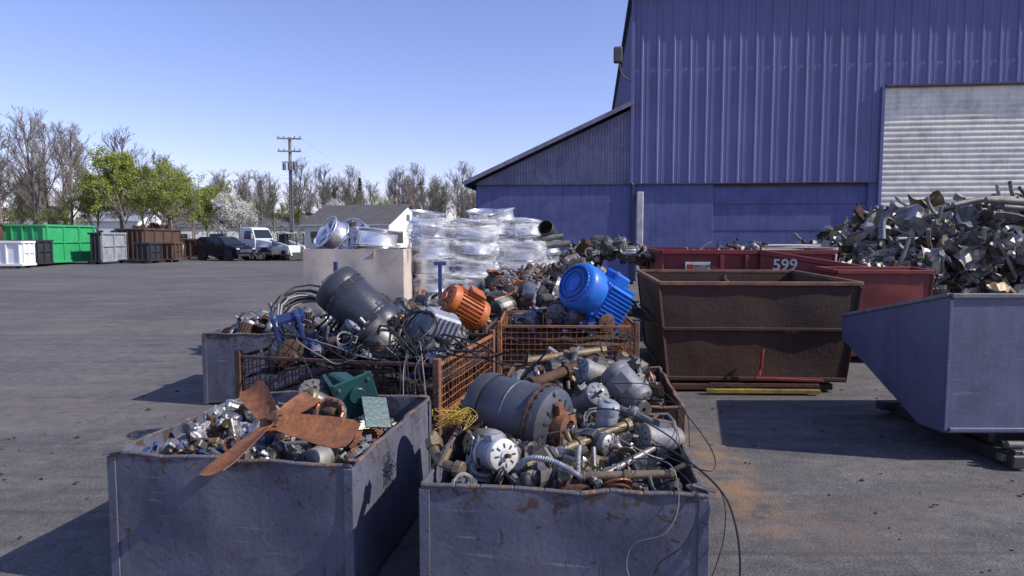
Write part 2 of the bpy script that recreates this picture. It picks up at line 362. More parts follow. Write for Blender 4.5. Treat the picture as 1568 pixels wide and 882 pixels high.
def p_crumple(mb,M,s=.3,mt='scrapm',n=6,asp=None,**k):
    asp=asp or R.uniform(.4,1.1);sd=R.uniform(0,900);vs=[];fs=[];fr=R.uniform(1.2,2.6);am=R.uniform(.25,.5);bend=R.uniform(-2,2)
    for j in range(n+1):
        for i in range(n+1):
            u=i/n-.5;v=j/n-.5
            d=noise.noise_vector(Vector((u*fr+sd,v*fr*asp+sd*.3,sd*.7)))
            d2=noise.noise_vector(Vector((u*fr*3+sd,v*fr*3,sd*.2)))
            x=u+d.x*.25+d2.x*.06;y=v*asp+d.y*.25+d2.y*.06;z=abs(d.z)*am*1.6+d2.z*.10+bend*u*u*.6
            vs.append((x*s,y*s,z*s))
    for j in range(n):
        for i in range(n): a=j*(n+1)+i;fs.append([a,a+1,a+n+2,a+n+1])
    mb.add(vs,fs,mt,M)
def p_channel(mb,M,s=.4,mt='steel',**k):
    w=s*.14;t=s*.012+.002;b=R.uniform(-.15,.15)
    vs=[];N=6
    for i in range(N+1):
        z=(i/N-.5)*s;ox=b*s*math.sin(math.pi*i/N)
        for x,y in ((-w/2,w*.5),(-w/2,0),(w/2,0),(w/2,w*.5),(w/2-t,w*.5),(w/2-t,t),(-w/2+t,t),(-w/2+t,w*.5)): vs.append((x+ox,y,z))
    fs=[[i*8+k2,i*8+(k2+1)%8,(i+1)*8+(k2+1)%8,(i+1)*8+k2] for i in range(N) for k2 in range(8)]
    fs+= [[0,1,2,3,4,5,6,7][::-1],[N*8+q for q in range(8)]]
    mb.add(vs,fs,mt,M)
def p_disc(mb,M,s=.12,mt='steel',**k):
    mb.lathe(M,[(s*.25,-s*.1),(s,-s*.1),(s,s*.1),(s*.8,s*.1),(s*.75,0),(s*.45,0),(s*.42,s*.3),(s*.25,s*.3),(s*.25,-s*.1)],mt,18,False)
def p_wheel(mb,M,r=.22,w=.2,mt='alurim',**k):
    mb.lathe(M,[(.93*r,-.5*w),(r,-.5*w),(r,-.43*w),(.88*r,-.36*w),(.84*r,-.1*w),(.86*r,.3*w),(.93*r,.42*w),(r,.44*w),(r,.5*w),(.94*r,.5*w),(.9*r,.38*w),(.82*r,.28*w),(.8*r,-.1*w),(.84*r,-.4*w),(.93*r,-.5*w)],mt,28)
    mb.lathe(M,[(0,.30*w),(.1*r,.30*w),(.22*r,.26*w),(.24*r,.1*w),(0,.1*w)],mt,16)
    for i in range(5):
        Ms=M@Matrix.Rotation(2*math.pi*i/5,4,'Z')
        vs=[(.18*r,-.10*r,.25*w),(.18*r,.10*r,.25*w),(.84*r,.17*r,.36*w),(.84*r,-.17*r,.36*w),(.18*r,-.08*r,.05*w),(.18*r,.08*r,.05*w),(.84*r,.14*r,.2*w),(.84*r,-.14*r,.2*w)]
        mb.add(vs,[[0,1,2,3],[7,6,5,4],[0,4,5,1],[1,5,6,2],[2,6,7,3],[3,7,4,0]],mt,Ms)
def randM(x,y,z,tilt=180):
    return Matrix.Translation((x,y,z))@Euler((rad(R.uniform(-tilt,tilt)),rad(R.uniform(-tilt,tilt)),rad(R.uniform(0,360))),'XYZ').to_matrix().to_4x4()
def junk(mb,M,s,pal,kinds):
    k=R.choice(kinds);mt=R.choice(pal)
    if k=='motor': p_motor(mb,M,s*.35,s*.95,mt,R.choice(pal),fins=R.choice((0,0,18)),vents=6,n=16,box=R.random()<.5)
    elif k=='stator': p_stator(mb,M,s*.35)
    elif k=='pipe': p_pipe(mb,M,s*.09,s*1.3,mt)
    elif k=='block': p_block(mb,M,s*.5,mt)
    elif k=='coil': p_coil(mb,M,s*.4,R.choice(('cable','cable','cablegrey','copper')),4,r=.004+s*.01)
    elif k=='crumple': p_crumple(mb,M,s,mt)
    elif k=='channel': p_channel(mb,M,s*1.2,mt)
    elif k=='disc': p_disc(mb,M,s*.35,mt)
def mound(mb,M,W,L,h,z0,mt='dirt',n=18,amp=.06):  # dark sheet beneath the pieces; shade of the gaps is put into its colour
    vs=[];fs=[]
    for j in range(n+1):
        for i in range(n+1):
            u=i/n;v=j/n;vs.append((u*W,v*L,z0+h(u,v)+amp*noise.noise(Vector((u*W*6,v*L*6,z0*9)))))
    for j in range(n):
        for i in range(n): a=j*(n+1)+i;fs.append([a,a+1,a+n+2,a+n+1])
    mb.add(vs,fs,mt,M)
def pile(mb,M,W,L,z0,h,count,smin,smax,pal,kinds,margin=.08,lift=.0,under=.05):
    mound(mb,M@Matrix.Translation((.02,.02,0)),W-.04,L-.04,lambda u,v:h(u,v)-under,z0)
    for i in range(count):
        s=smax-(smax-smin)*(i/count)**.7;s*=R.uniform(.8,1.1)
        mu=margin+s*.3
        u=R.uniform(min(.5,mu/W),max(.5,1-mu/W));v=R.uniform(min(.5,mu/L),max(.5,1-mu/L))
        z=z0+h(u,v)+R.uniform(-.25,.3)*s+lift
        junk(mb,M@randM(u*W,v*L,z),s,pal,kinds)
# ------------------------------------------------------------ ground
mb=MB();mb.add([(-2500,-60,0),(2500,-60,0),(2500,4000,0),(-2500,4000,0)],[[0,1,2,3]],'grass');mb.build('grass_ground',recalc=False,origin=(0,0,-.004))
bpy.data.objects['grass_ground'].location.z=-.02
mb=MB();mb.add([(-70,-30,0),(60,-30,0),(60,58,0),(-70,58,0)],[[0,1,2,3]],'asphalt');mb.build('asphalt_yard',recalc=False,origin=(0,0,0))
mb=MB()
for i in range(170):
    a=R.random();x=R.uniform(1.1,4.5) if a<.6 else R.uniform(-4.5,-2.2);y=R.uniform(3.2,8.0);s=R.uniform(.006,.028)
    if R.random()<.6: p_crumple(mb,randM(x,y,s*.4,25),s*1.6,R.choice(['rustA','rustA','dirt','scrapd']),n=2)
    else: mb.box(randM(x,y,s*.3,30),s,s*.7,s*.5,R.choice(['rustA','dirt','dirt','rustA']))
mb.build('ground_debris')
# ------------------------------------------------------------ open steel bins
def steel_bin(name,x,y,rz,W,L,H,mt='binblue',rim='binrim',amp=.03,seed=1,t=.012,z0=.03):
    e=empty(name,(x,y,0));M=T(x,y,0,rz=rz)
    mb=MB();hh=H-z0
    mb.slab(M@Matrix.Translation((0,0,z0)),W,hh,t,mt,amp,seed)
    mb.slab(M@Matrix.Translation((0,L-t,z0)),W,hh,t,mt,amp,seed+3)
    Q=Matrix.Rotation(rad(90),4,'Z')
    mb.slab(M@Matrix.Translation((t,0,z0))@Q@Matrix.Translation((t+.001,0,0)),L-2*t-.002,hh,t,mt,amp,seed+5)
    mb.slab(M@Matrix.Translation((W,0,z0))@Q@Matrix.Translation((t+.001,0,0)),L-2*t-.002,hh,t,mt,amp,seed+8)
    mb.box(M@Matrix.Translation((W/2,L/2,z0+.02)),W-.03,L-.03,.02,mt)
    mb.build('walls',e)
    mb=MB()
    def rimseg(a,b,sd):
        a=Vector(a);b=Vector(b);n=9;prev=a
        for i in range(1,n+1):
            p=a.lerp(b,i/n)
            if i<n: p=p+Vector((noise.noise(Vector((i*1.3,sd,0))),noise.noise(Vector((i*1.3,sd,5))),noise.noise(Vector((i*1.3,sd,9)))*.7))*.028
            mb.beam(M@prev,M@p,.024,.016,rim,c=.005);prev=p
    g=.004
    rimseg((0,g,H),(W,g,H),seed);rimseg((0,L-g,H+.002),(W,L-g,H+.002),seed+2);rimseg((g,.02,H-.003),(g,L-.02,H-.003),seed+4);rimseg((W-g,.02,H-.003),(W-g,L-.02,H-.003),seed+6)
    for cx,cy in ((-.004,-.004),(W+.004,-.004),(-.004,L+.004),(W+.004,L+.004)):
        sx=1 if cx<.1 else -1;sy=1 if cy<.1 else -1
        mb.box(M@Matrix.Translation((cx+sx*.02,cy,H/2)),.045,.008,H-.03,mt,c=.002);mb.box(M@Matrix.Translation((cx,cy+sy*.02,H/2)),.008,.045,H-.03,mt,c=.002)
    mb.build('rim_and_corners',e)
    return e,M
b1,M1=steel_bin('metal_scrap_bin',-1.98,3.28,-8.5,1.25,1.36,.69,seed=1)
b2,M2=steel_bin('metal_scrap_bin',-.39,2.85,-6,1.20,1.30,.69,seed=17)
b3,M3=steel_bin('metal_scrap_bin',-3.2,7.0,-3,1.35,1.35,.75,seed=31)
b4,M4=steel_bin('rusty_scrap_bin',-.12,4.32,-6,1.20,1.30,.69,'rustcage','rustrim',seed=44)
mb=MB()
for (x,y,z,sx,sy,rz) in ((-1.95,3.27,.705,.09,.05,20),(.80,2.76,.71,.10,.05,-30),(.77,2.79,.70,.06,.08,10),(-.74,3.12,.71,.05,.07,15),(-.58,4.4,.71,.05,.07,0)):
    mb.box(T(x,y,z,R.uniform(-12,12),R.uniform(-12,12),rz),sx,sy,.006,'binrim')
mb.build('bent_tabs',b1)
flat=lambda a,b=.05:(lambda u,v:a+b*math.sin(math.pi*u)*math.sin(math.pi*v))
ALUP=['alu','alu','greyp','steel','rustB','scrapm','alu','dark','scrapm','blued']
mb=MB();pile(mb,M1,1.25,1.36,.0,flat(.50,.10),150,.09,.24,ALUP,['motor','stator','block','disc','channel','block','crumple'])
for i in range(210):
    u=R.uniform(.07,.62);v=R.uniform(.08,.8);junk(mb,M1@randM(u*1.25,v*1.36,.58+R.uniform(0,.12)),R.uniform(.05,.15),['alu','alu','steel','brass','yellow','white','rustB','alu','alu','scrapm','blued','rustA'],['block','disc','pipe','block','crumple','block','stator','motor'])
mb.build('small_motor_scrap',b1)
P2=['steel','greyp','brass','alu','rustA','dark','steel','lightgrey','scrapd','scrapd','dark','brass']
mb=MB();pile(mb,M2,1.20,1.30,.0,flat(.52,.12),170,.10,.28,P2,['motor','pipe','pipe','block','channel','crumple','block'])
for i in range(170):
    u=R.uniform(.08,.92);v=R.uniform(.07,.9);junk(mb,M2@randM(u*1.2,v*1.30,.62+.12*v+R.uniform(-.03,.05)),R.uniform(.05,.15),P2,['pipe','pipe','block','disc','coil','channel','crumple','block'])
mb.build('pipe_and_motor_scrap',b2)
mb=MB();pile(mb,M3,1.35,1.35,.0,flat(.64,.20),130,.14,.30,['steel','dark','greyp','alu','rustA','scrapd','scrapm'],['motor','block','disc','pipe','stator','crumple']);mb.build('engine_part_scrap',b3)
mb=MB();pile(mb,M4,1.20,1.30,.0,flat(.60,.18),220,.10,.30,['steel','rustA','brass','greyp','dark','scrapd','alu','steel'],['motor','pipe','pipe','block','channel','coil','crumple']);mb.build('pipe_scrap',b4)
# ------------------------------------------------------------ wire mesh baskets
def basket(name,x,y,rz,W,L,H,mt='rustcage',z0=.12,pitch=.055,post='rustrim',side=None):
    e=empty(name,(x,y,0));M=T(x,y,0,rz=rz);side=side or mt
    mb=MB()
    def panel(P0,U,w,mt):
        P0=Vector(P0);U=Vector(U);N=U.cross(Vector((0,0,1)));k=int(w/pitch)
        for i in range(1,k):
            b=R.uniform(-.012,.012)
            mb.tube([M@(P0+U*(w*i/k)+N*(b*math.sin(q*1.5))+Vector((0,0,z0+(H-z0)*q/4))) for q in range(5)],.0035,mt,4)
        kz=int((H-z0)/pitch)
        for j in range(1,kz):
            z=z0+(H-z0)*j/kz
            mb.tube([M@(P0+U*(w*q/6)+N*(.006+R.uniform(-.006,.006))+Vector((0,0,z+R.uniform(-.005,.005)))) for q in range(7)],.0035,mt,4)
    panel((0,0,0),(1,0,0),W,mt);panel((0,L,0),(1,0,0),W,mt);panel((0,0,0),(0,1,0),L,mt);panel((W,0,0),(0,1,0),L,side)
    mb.box(M@Matrix.Translation((W/2,L/2,z0)),W,L,.02,mt)
    mb.build('wire_mesh',e)
    mb=MB()
    for cx,cy in ((0,0),(W,0),(0,L),(W,L)):
        mb.box(M@Matrix.Translation((cx,cy,H/2+.02)),.05,.05,H+.06,post if cx>0 else mt,c=.006)
    for z,th in ((H,.024),(z0,.05),(z0+(H-z0)*.5,.016)):
        mb.beam(M@Vector((.03,-.004,z)),M@Vector((W-.03,-.004,z)),th,.025,mt);mb.beam(M@Vector((.03,L+.004,z)),M@Vector((W-.03,L+.004,z)),th,.025,mt)
        mb.beam(M@Vector((-.004,.03,z)),M@Vector((-.004,L-.03,z)),th,.025,mt);mb.beam(M@Vector((W+.004,.03,z)),M@Vector((W+.004,L-.03,z)),th,.025,side)
    mb.build('frame',e);return e,M
k1,MK1=basket('wire_mesh_basket',-2.03,5.02,-13,1.55,1.5,.86,side='rustcage2')
k2,MK2=basket('wire_mesh_basket',-.12,6.45,-2,1.30,1.25,.90,'rustcage2',z0=.12)
k3,MK3=basket('wire_mesh_basket',-1.75,6.75,-8,1.5,1.2,.86)
mb=MB();pile(mb,MK1,1.55,1.5,.0,lambda u,v:.74+.36*math.sin(math.pi*min(1,u*1.05))*(.35+.65*v),190,.12,.36,['dark','dark','steel','blued','greyp','rustA','dark','scrapd','lightgrey'],['motor','motor','coil','coil','block','block','stator','channel','crumple'])
for i in range(34):
    p_coil(mb,MK1@randM(R.uniform(.2,1.4),R.uniform(.1,1.2),R.uniform(.85,1.08),50),R.uniform(.06,.19),R.choice(['cable','cablegrey','cable','cable','cable']),3,r=R.choice((.004,.006,.008)))
mb.build('motor_and_cable_scrap',k1)
mb=MB();pile(mb,MK2,1.30,1.25,.0,flat(.80,.15),100,.12,.32,['dark','steel','blued','greyp','rustA','scrapd'],['motor','coil','block','pipe']);mb.build('motor_scrap',k2)
mb=MB();pile(mb,MK3,1.5,1.2,.0,flat(.75,.25),120,.12,.32,['dark','steel','rustA','greyp','rustA','brass','scrapd'],['motor','coil','block','pipe','channel']);mb.build('motor_scrap',k3)
# ------------------------------------------------------------ individual motors
mb=MB();Md=aim((-1.20,5.32,1.20),(.72,-.15,-.62),200)
p_motor(mb,Md,.19,.64,body='darkmotor',end='darkmotor',sidevents=14,vents=14,box=False,n=36)
mb.box(Md@Matrix.Translation((0,.193,-.02)),.10,.012,.14,'alu');mb.box(Md@Matrix.Translation((-.19,.02,.0)),.08,.16,.2,'darkmotor',c=.01)
for z in (-.2,-.14,.14,.2): mb.lathe(Md,[(.19,z),(.196,z+.004),(.196,z+.012),(.19,z+.016)],'darkmotor',36)
mb.build('large_electric_motor')
mb=MB();Mb=aim((.84,6.72,1.16),(.70,.58,-.42),20)
mb.box(Mb@Matrix.Translation((0,0,.08)),.40,.40,.42,'bluep',c=.05)
for i in range(9):
    for ax in (0,1):
        for sg in (-1,1):
            o=(-.16+.04*i);v=(o,sg*.208,.09) if ax==0 else (sg*.208,o,.09)
            mb.box(Mb@Matrix.Translation(v),.012 if ax==0 else .03,.03 if ax==0 else .012,.36,'bluep',c=.002)
mb.lathe(Mb,[(.20,-.10),(.235,-.12),(.24,-.15),(.24,-.28),(.225,-.32),(.19,-.345),(.06,-.36),(0,-.36)],'bluep',36)
for i in range(28):
    a=2*math.pi*i/28;mb.box(Mb@Matrix.Rotation(a,4,'Z')@Matrix.Translation((.14,0,-.352)),.11,.009,.014,'blued',c=.002)
for rr in (.08,.13,.18): mb.lathe(Mb,[(rr-.006,-.345),(rr-.004,-.372+rr*.05),(rr+.006,-.372+rr*.05),(rr+.008,-.345)],'bluep',30)
for i in range(4): mb.cyl(Mb@Matrix.Rotation(rad(45+90*i),4,'Z')@Matrix.Translation((.235,0,-.1)),.022,.08,'bluep',8)
mb.box(Mb@Matrix.Translation((0,.26,.1)),.2,.10,.2,'bluep',c=.02);mb.cyl(Mb@Matrix.Translation((0,0,.36)),.05,.15,'steel',14);mb.box(Mb@Matrix.Translation((.0,-.05,.30)),.34,.30,.03,'blued')
mb.build('blue_electric_motor')
mb=MB();p_motor(mb,aim((-.44,6.25,1.10),(.75,.45,-.5),30),.145,.46,body='orangep',end='orangep',fins=26,vents=10,box=True);mb.build('orange_electric_motor')
mb=MB();p_motor(mb,aim((-.62,5.35,1.02),(.85,-.45,.1),10),.12,.42,body='lightgrey',end='lightgrey',vents=6,box=True)
mb.box(T(-.55,5.2,1.08,15,20,30),.26,.2,.18,'lightgrey',c=.02);mb.box(T(-.68,5.2,.95,15,40,10),.24,.2,.16,'greyp',c=.02)
for i in range(6): mb.box(T(-.55,5.2,1.08,15,20,30)@T(-.10+.04*i,-.105,0),.012,.02,.15,'lightgrey',c=.002)
mb.build('gray_gear_motor')
c0=(.03,3.68,.775);dd=(.80,-.60,-.06)
mb=MB();Mg=aim(c0,dd,190);p_motor(mb,Mg,.19,.56,body='bigmotor',end='bigmotor',vents=14,box=False,shaft=False,n=48)
mb.lathe(Mg,[(.204,.165),(.210,.17),(.210,.182),(.204,.188),(.198,.165)],'rustA',48)
mb.lathe(Mg,[(.075,.26),(.085,.29),(.08,.33),(.045,.34),(.04,.29)],'rustB',20);mb.cyl(Mg@Matrix.Translation((0,0,.30)),.03,.14,'steel',12)
for i in range(3):
    a=2.1*i+.6;mb.box(Mg@Matrix.Rotation(a,4,'Z')@Matrix.Translation((.105,0,.285)),.06,.05,.03,'rustB')
for i in range(22):
    a=2*math.pi*i/22;mb.box(Mg@Matrix.Rotation(a,4,'Z')@Matrix.Translation((.199,0,.185)),.012,.022,.05,'black',c=.002)
for z in (-.17,.0): mb.lathe(Mg,[(.190,z),(.194,z+.004),(.194,z+.010),(.190,z+.014)],'bigmotor',48)
mb.build('large_electric_motor')
mb=MB();Ms=aim((-.08,3.17,.72),(.50,-.80,.20));p_motor(mb,Ms,.075,.20,'lightgrey','white',vents=8,box=False,n=30,hub='rustA');mb.box(Ms@Matrix.Translation((0,.08,0)),.07,.03,.08,'lightgrey');mb.build('small_electric_motor')
for p,d,r,L,ro,a,b_ in (((.70,4.15,.83),(.55,-.5,-.6),.10,.30,60,'greyp','greyp'),((.55,4.35,.86),(-.7,-.3,.25),.08,.28,0,'scrapd','greyp'),((.76,3.45,.71),(-.8,-.4,.2),.07,.26,0,'greyp','scrapd'),((.42,3.40,.70),(.6,-.7,.1),.06,.24,30,'dark','steel'),((.45,3.9,.80),(.3,-.7,.5),.07,.26,30,'scrapd','greyp')):
    mb=MB();p_motor(mb,aim(p,d,ro),r,L,a,b_,vents=8,fins=0,box=True,n=28);mb.build('small_electric_motor')
mb=MB();p_motor(mb,aim((.50,3.58,.75),(.10,-.25,1)),.058,.28,'lightgrey','lightgrey',vents=0,box=False,shaft=False,n=28);mb.build('motor_capacitor_housing')
mb=MB();mb.tube(smooth_path([(-.38,3.23,.80),(-.36,3.13,.74),(-.30,3.05,.71),(-.22,3.01,.70)]),.024,'brass',10)
mb.cyl(aim((-.37,3.18,.77),(.1,-.3,-.3)),.042,.05,'brass',6);mb.cyl(aim((-.24,3.02,.70),(1,-.4,-.1)),.040,.04,'brass',8);mb.cyl(aim((-.31,3.07,.74),(.5,.5,1)),.022,.09,'brass',10);mb.build('brass_pipe_valve')
mb=MB();pth=smooth_path([(.02,3.03,.70),(.08,2.99,.76),(.18,2.95,.76),(.26,2.91,.73),(.31,2.90,.70)],20)
mb.tube(pth,.013,'lightgrey',10,rf=lambda t:.012+.0028*math.sin(t*240));mb.build('flexible_conduit')
mb=MB();pth=smooth_path([(.30,3.13,.70),(.31,3.09,.78),(.30,3.01,.77),(.29,2.93,.70)],20)
mb.tube(pth,.011,'cablegrey',10,rf=lambda t:.010+.0022*math.sin(t*240));mb.build('flexible_conduit')
mb=MB()
for a,b,r,mt in (((.05,3.13,.68),(.62,3.53,.77),.024,'brass'),((.12,4.35,.80),(.62,4.75,.90),.035,'rustA'),((.30,2.98,.68),(.72,2.93,.71),.020,'brass'),((.35,2.95,.67),(.70,3.23,.74),.016,'steel'),((.5,3.9,.80),(.85,3.5,.73),.026,'scrapd'),((.25,4.6,.86),(.9,4.9,.84),.04,'dark'),((.1,4.9,.85),(.7,5.1,.9),.03,'brass')):
    mb.tube([a,b],r,mt,12)
    for t in (.03,.5,.97): mb.cyl(aim(Vector(a).lerp(Vector(b),t),Vector(b)-Vector(a)),r*1.4,r*1.3,mt,8)
mb.build('scrap_pipe_pieces',b2)
mb=MB()
for P,r,mt in (([(.55,3.2,.75),(.7,3.0,.80),(.84,2.74,.73),(.90,2.68,.60),(.92,2.66,.40),(.90,2.68,.20),(.86,2.66,.02)],.0045,'cable'),
    ([(.50,3.1,.72),(.65,2.85,.79),(.76,2.71,.69),(.70,2.67,.52),(.60,2.69,.42),(.56,2.69,.30)],.0022,'cable'),
    ([(.56,3.1,.72),(.66,2.8,.80),(.68,2.71,.67),(.62,2.67,.56),(.5,2.70,.50),(.47,2.70,.40),(.52,2.69,.30),(.6,2.69,.25)],.0018,'cablegrey'),
    ([(.3,3.3,.78),(.5,3.15,.86),(.7,3.0,.80),(.85,2.76,.72),(.87,2.71,.55),(.8,2.67,.35),(.74,2.67,.25)],.0022,'cable'),
    ([(.2,3.5,.80),(.5,3.4,.88),(.75,3.2,.80),(.8,3.1,.72)],.004,'cable'),([(.15,3.4,.75),(.4,3.2,.83),(.6,3.0,.78),(.7,3.1,.72)],.003,'cablegrey'),
    ([(.6,4.0,.88),(.8,3.7,.92),(.95,3.3,.76),(.9,3.0,.70),(.7,3.1,.74)],.003,'cable'),([(.4,4.1,.9),(.6,3.8,.85),(.9,3.6,.85),(.85,3.2,.75)],.003,'cable')):
    mb.tube(smooth_path(P,10),r,mt,6)
mb.build('loose_wires')
mb=MB()
for i in range(20):
    a=Vector((-.3+R.uniform(-.06,.06),3.5+R.uniform(-.08,.08),.76));mb.tube(smooth_path([a+Vector((R.uniform(-.08,.08),R.uniform(-.08,.08),R.uniform(0,.1))) for _ in range(5)],5),.002,R.choice(['yellow','yellow','copper']),5)
mb.build('yellow_wire_tangle')
mb=MB()
for i in range(11):
    x0=-1.9+i*.14
    mb.tube(smooth_path([(x0+R.uniform(-.2,.2),5.2,1.0),(x0+.2,4.95,.98+R.uniform(-.05,.08)),(x0+.4,4.82,.90),(x0+.55+R.uniform(-.1,.2),4.80,R.uniform(.6,.95)),(x0+.75,4.75,.95)],7),R.choice((.004,.006,.008)),R.choice(('cable','cable','cable','cablegrey')),6)
for i in range(9):
    x0=-.75+R.uniform(-.14,.14);dx=R.uniform(-.08,.08)
    mb.tube(smooth_path([(x0,5.0,1.02),(x0+.05,4.8,.95),(x0+.07+dx,4.64,.82),(x0+.1+dx+R.uniform(-.05,.05),4.56,R.uniform(.55,.72)),(x0+.12-dx,4.52,.70+R.uniform(0,.1))],7),.0035,R.choice(('cable','cable','cablegrey','cable')),5)
mb.build('power_cables',k1)
mb=MB()
for s_,zz in ((.25,0),(.22,.03),(.23,.06)): p_coil(mb,T(-1.66,5.55,1.08+zz,50,10,0),s_,'cablegrey' if zz==.03 else 'cable',4,r=.009)
mb.build('coiled_cable',k1)
mb=MB()
for (x,y,z,l) in ((-1.74,5.05,.98,.42),(-1.58,5.12,.99,.42)): mb.box(T(x,y,z,15,-14,20),.03,.14,l,'blued',c=.006)
mb.box(T(-1.66,5.09,1.15,15,-14,20),.2,.14,.03,'blued');mb.box(T(-1.62,5.1,.85,15,-14,20),.2,.14,.03,'blued')
mb.box(T(-.95,9.0,.75,0,0,0),.05,.05,1.3,'blued');mb.box(T(-.95,9.0,1.4,0,0,10),.16,.05,.05,'blued');mb.box(T(-2.3,8.9,.75,0,0,0),.05,.05,1.35,'blued')
mb.build('blue_steel_frame',k1)
# ------------------------------------------------------------ rusty fan
mb=MB();hub=Vector((-1.22,3.44,.80));fn=Vector((-.1,-.55,.80)).normalized()
def blade(tip,w0,w1,tw):
    tip=Vector(tip);d=tip-hub;L=d.length;d.normalize();sd=d.cross(fn).normalized();up=sd.cross(d)
    n=9;vs=[];fs=[]
    for k in (0,.004):
        for i in range(n+1):
            t=.12+.88*i/n;w=w0+(w1-w0)*min(1,t*1.5)
            if i==n: w*=.78
            a=rad(tw*(1-.35*t));e=sd*math.cos(a)+up*math.sin(a);nn=e.cross(d)
            for q in (-.5,-.25,0,.25,.5): vs.append(hub+d*L*t+e*(w*q)+nn*(.06*(q*q)+k))
    N=(n+1)*5
    for i in range(n):
        for j in range(4): a=i*5+j;q=[a,a+1,a+6,a+5];fs+= [q,[x+N for x in q[::-1]]]
        for a in (i*5,i*5+4): fs.append([a,a+5,a+5+N,a+N])
    for a in range(n*5,n*5+4): fs.append([a,a+1,a+1+N,a+N])
    mb.add(vs,fs,'fanrust',None,True)
blade((-1.33,2.96,.69),.10,.17,-26);blade((-.78,3.30,.76),.12,.20,10);blade((-1.47,3.79,.90),.09,.15,14);blade((-1.10,3.72,.86),.07,.12,-18)
mb.cyl(aim(hub,fn),.07,.035,'fanrust',24);mb.cyl(aim(hub+fn*.03,fn),.03,.05,'rustA',16)
for i in range(4):
    a=rad(45+90*i);mb.cyl(aim(hub,fn)@T(.05*math.cos(a),.05*math.sin(a),.022),.008,.012,'steel',6)
mb.build('rusty_fan')
mb=MB();p_stator(mb,T(-1.00,3.68,.78,50,20,0),.09);mb.build('copper_stator')
mb=MB()
Mt=T(-.92,4.00,.80,12,-18,25);mb.box(Mt,.24,.02,.26,'teal',c=.008);mb.box(Mt@Matrix.Translation((-.12,.10,0)),.02,.2,.26,'teal',c=.006);mb.box(Mt@Matrix.Translation((0,.1,-.12)),.22,.2,.02,'teal',c=.006)
mb.box(T(-1.03,4.1,.80,-10,20,-30),.2,.16,.2,'teal',c=.015);mb.box(T(-.80,3.95,.72,50,10,35),.16,.2,.012,'teal');mb.cyl(Mt@T(0,-.02,.02,90),.05,.03,'teal',16)
for a in (-.09,.09):
    for z in (-.09,.09): mb.cyl(Mt@T(a,-.014,z,90),.01,.012,'steel',6)
mb.build('green_gear_housing')
mb=MB();p_motor(mb,aim((-1.2,4.05,.76),(.3,-.6,.8)),.09,.24,'greyp','scrapd',vents=8);mb.build('small_electric_motor')
mb=MB();p_motor(mb,aim((-1.12,3.9,.79),(-.5,-.5,.4)),.06,.2,'steel','brass',vents=6,box=False);mb.build('small_electric_motor')
# ------------------------------------------------------------ rusty open container
def hopper_box(name,front,back,ztop,zbot,mt,rim,inset=.14,ribs=True,rimw=.06,t=.02):
    f0,f1=[Vector((*p,ztop)) for p in front];b0,b1=[Vector((*p,ztop)) for p in back]
    c=(f0+f1+b0+b1)/4
    e=empty(name,(c.x,c.y,0));mb=MB()
    def low(p): q=p.copy();q.x+= inset if p.x<c.x else -inset;q.y+= inset*.3 if p.y<c.y else -inset*.3;q.z=zbot;return q
    top=[f0,f1,b1,b0];bot=[low(p) for p in top]
    ins=[p+(c-p).normalized()*t*1.4 for p in top];insb=[p+(Vector((c.x,c.y,zbot))-p).normalized()*t*1.4+Vector((0,0,t)) for p in bot]
    n=10
    for i in range(4):
        j=(i+1)%4
        for A,B,C,D in ((top[i],top[j],bot[j],bot[i]),(ins[i],ins[j],insb[j],insb[i])):
            nn=(B-A).cross(D-A).normalized();vs=[];fs=[]
            for v in range(n+1):
                for u in range(n+1):
                    p=A.lerp(B,u/n).lerp(D.lerp(C,u/n),v/n);ee=min(1,5*min(u/n,1-u/n,v/n,1-v/n)+.02)
                    vs.append(p+nn*.04*ee*noise.noise(p*1.7+Vector((i*7,0,0))))
            for v in range(n):
                for u in range(n): a=v*(n+1)+u;fs.append([a,a+1,a+n+2,a+n+1])
            mb.add(vs,fs,mt,None,True)
    mb.add(bot,[[0,1,2,3]],mt);mb.add(insb,[[0,1,2,3]],mt)
    mb.build('shell',e)
    mb=MB()
    for i in range(4):
        j=(i+1)%4;o=Vector((0,0,.002*i));mb.beam(top[i]+o,top[j]+o,rimw,rimw*.8,rim,c=.006)
        mb.beam(top[i].lerp(bot[i],.03),bot[i],.035,.035,mt)
    if ribs:
        for i in (0,3):
            j=(i+1)%4;a=top[i].lerp(bot[i],.46);b=top[j].lerp(bot[j],.46)
            o=(a+b)/2-c;o.z=0;o=o.normalized()*.018
            mb.beam(a+o,b+o,.035,.035,mt)
            o*=.6;a=top[i].lerp(bot[i],.97);b=top[j].lerp(bot[j],.97);mb.beam(a+o,b+o,.04,.04,mt)
    mb.build('rim',e);return e,top,bot
e,top,bot=hopper_box('rusty_steel_container',((1.64,7.62),(3.86,7.52)),((1.90,10.3),(4.2,10.2)),1.23,.12,'rustbox','rustrim',.13,rimw=.055)
mb=MB()
for y in (7.66,8.5): mb.beam((1.80,y,.06),(3.62,y-.02,.06),.10,.07,'rustbox')
mb.beam((2.15,7.47,.045),(3.40,7.43,.045),.055,.045,'oldyellow');mb.beam((2.2,7.51,.105),(3.4,7.46,.105),.03,.04,'rustA')
mb.beam((2.75,7.50,.20),(2.80,7.53,.50),.022,.025,'redp');mb.beam((2.70,7.49,.18),(3.45,7.47,.155),.03,.03,'redp');mb.tube([(2.78,7.50,.5),(2.76,7.47,.3),(2.70,7.46,.2)],.010,'redp',6)
mb.build('skid_and_latch',e)
mb=MB();pile(mb,T(1.98,7.9,0),2.0,2.0,0,flat(.85,.1),60,.2,.45,['rustA','rustbox','dark'],['crumple','channel','pipe']);mb.build('rusty_scrap',e)
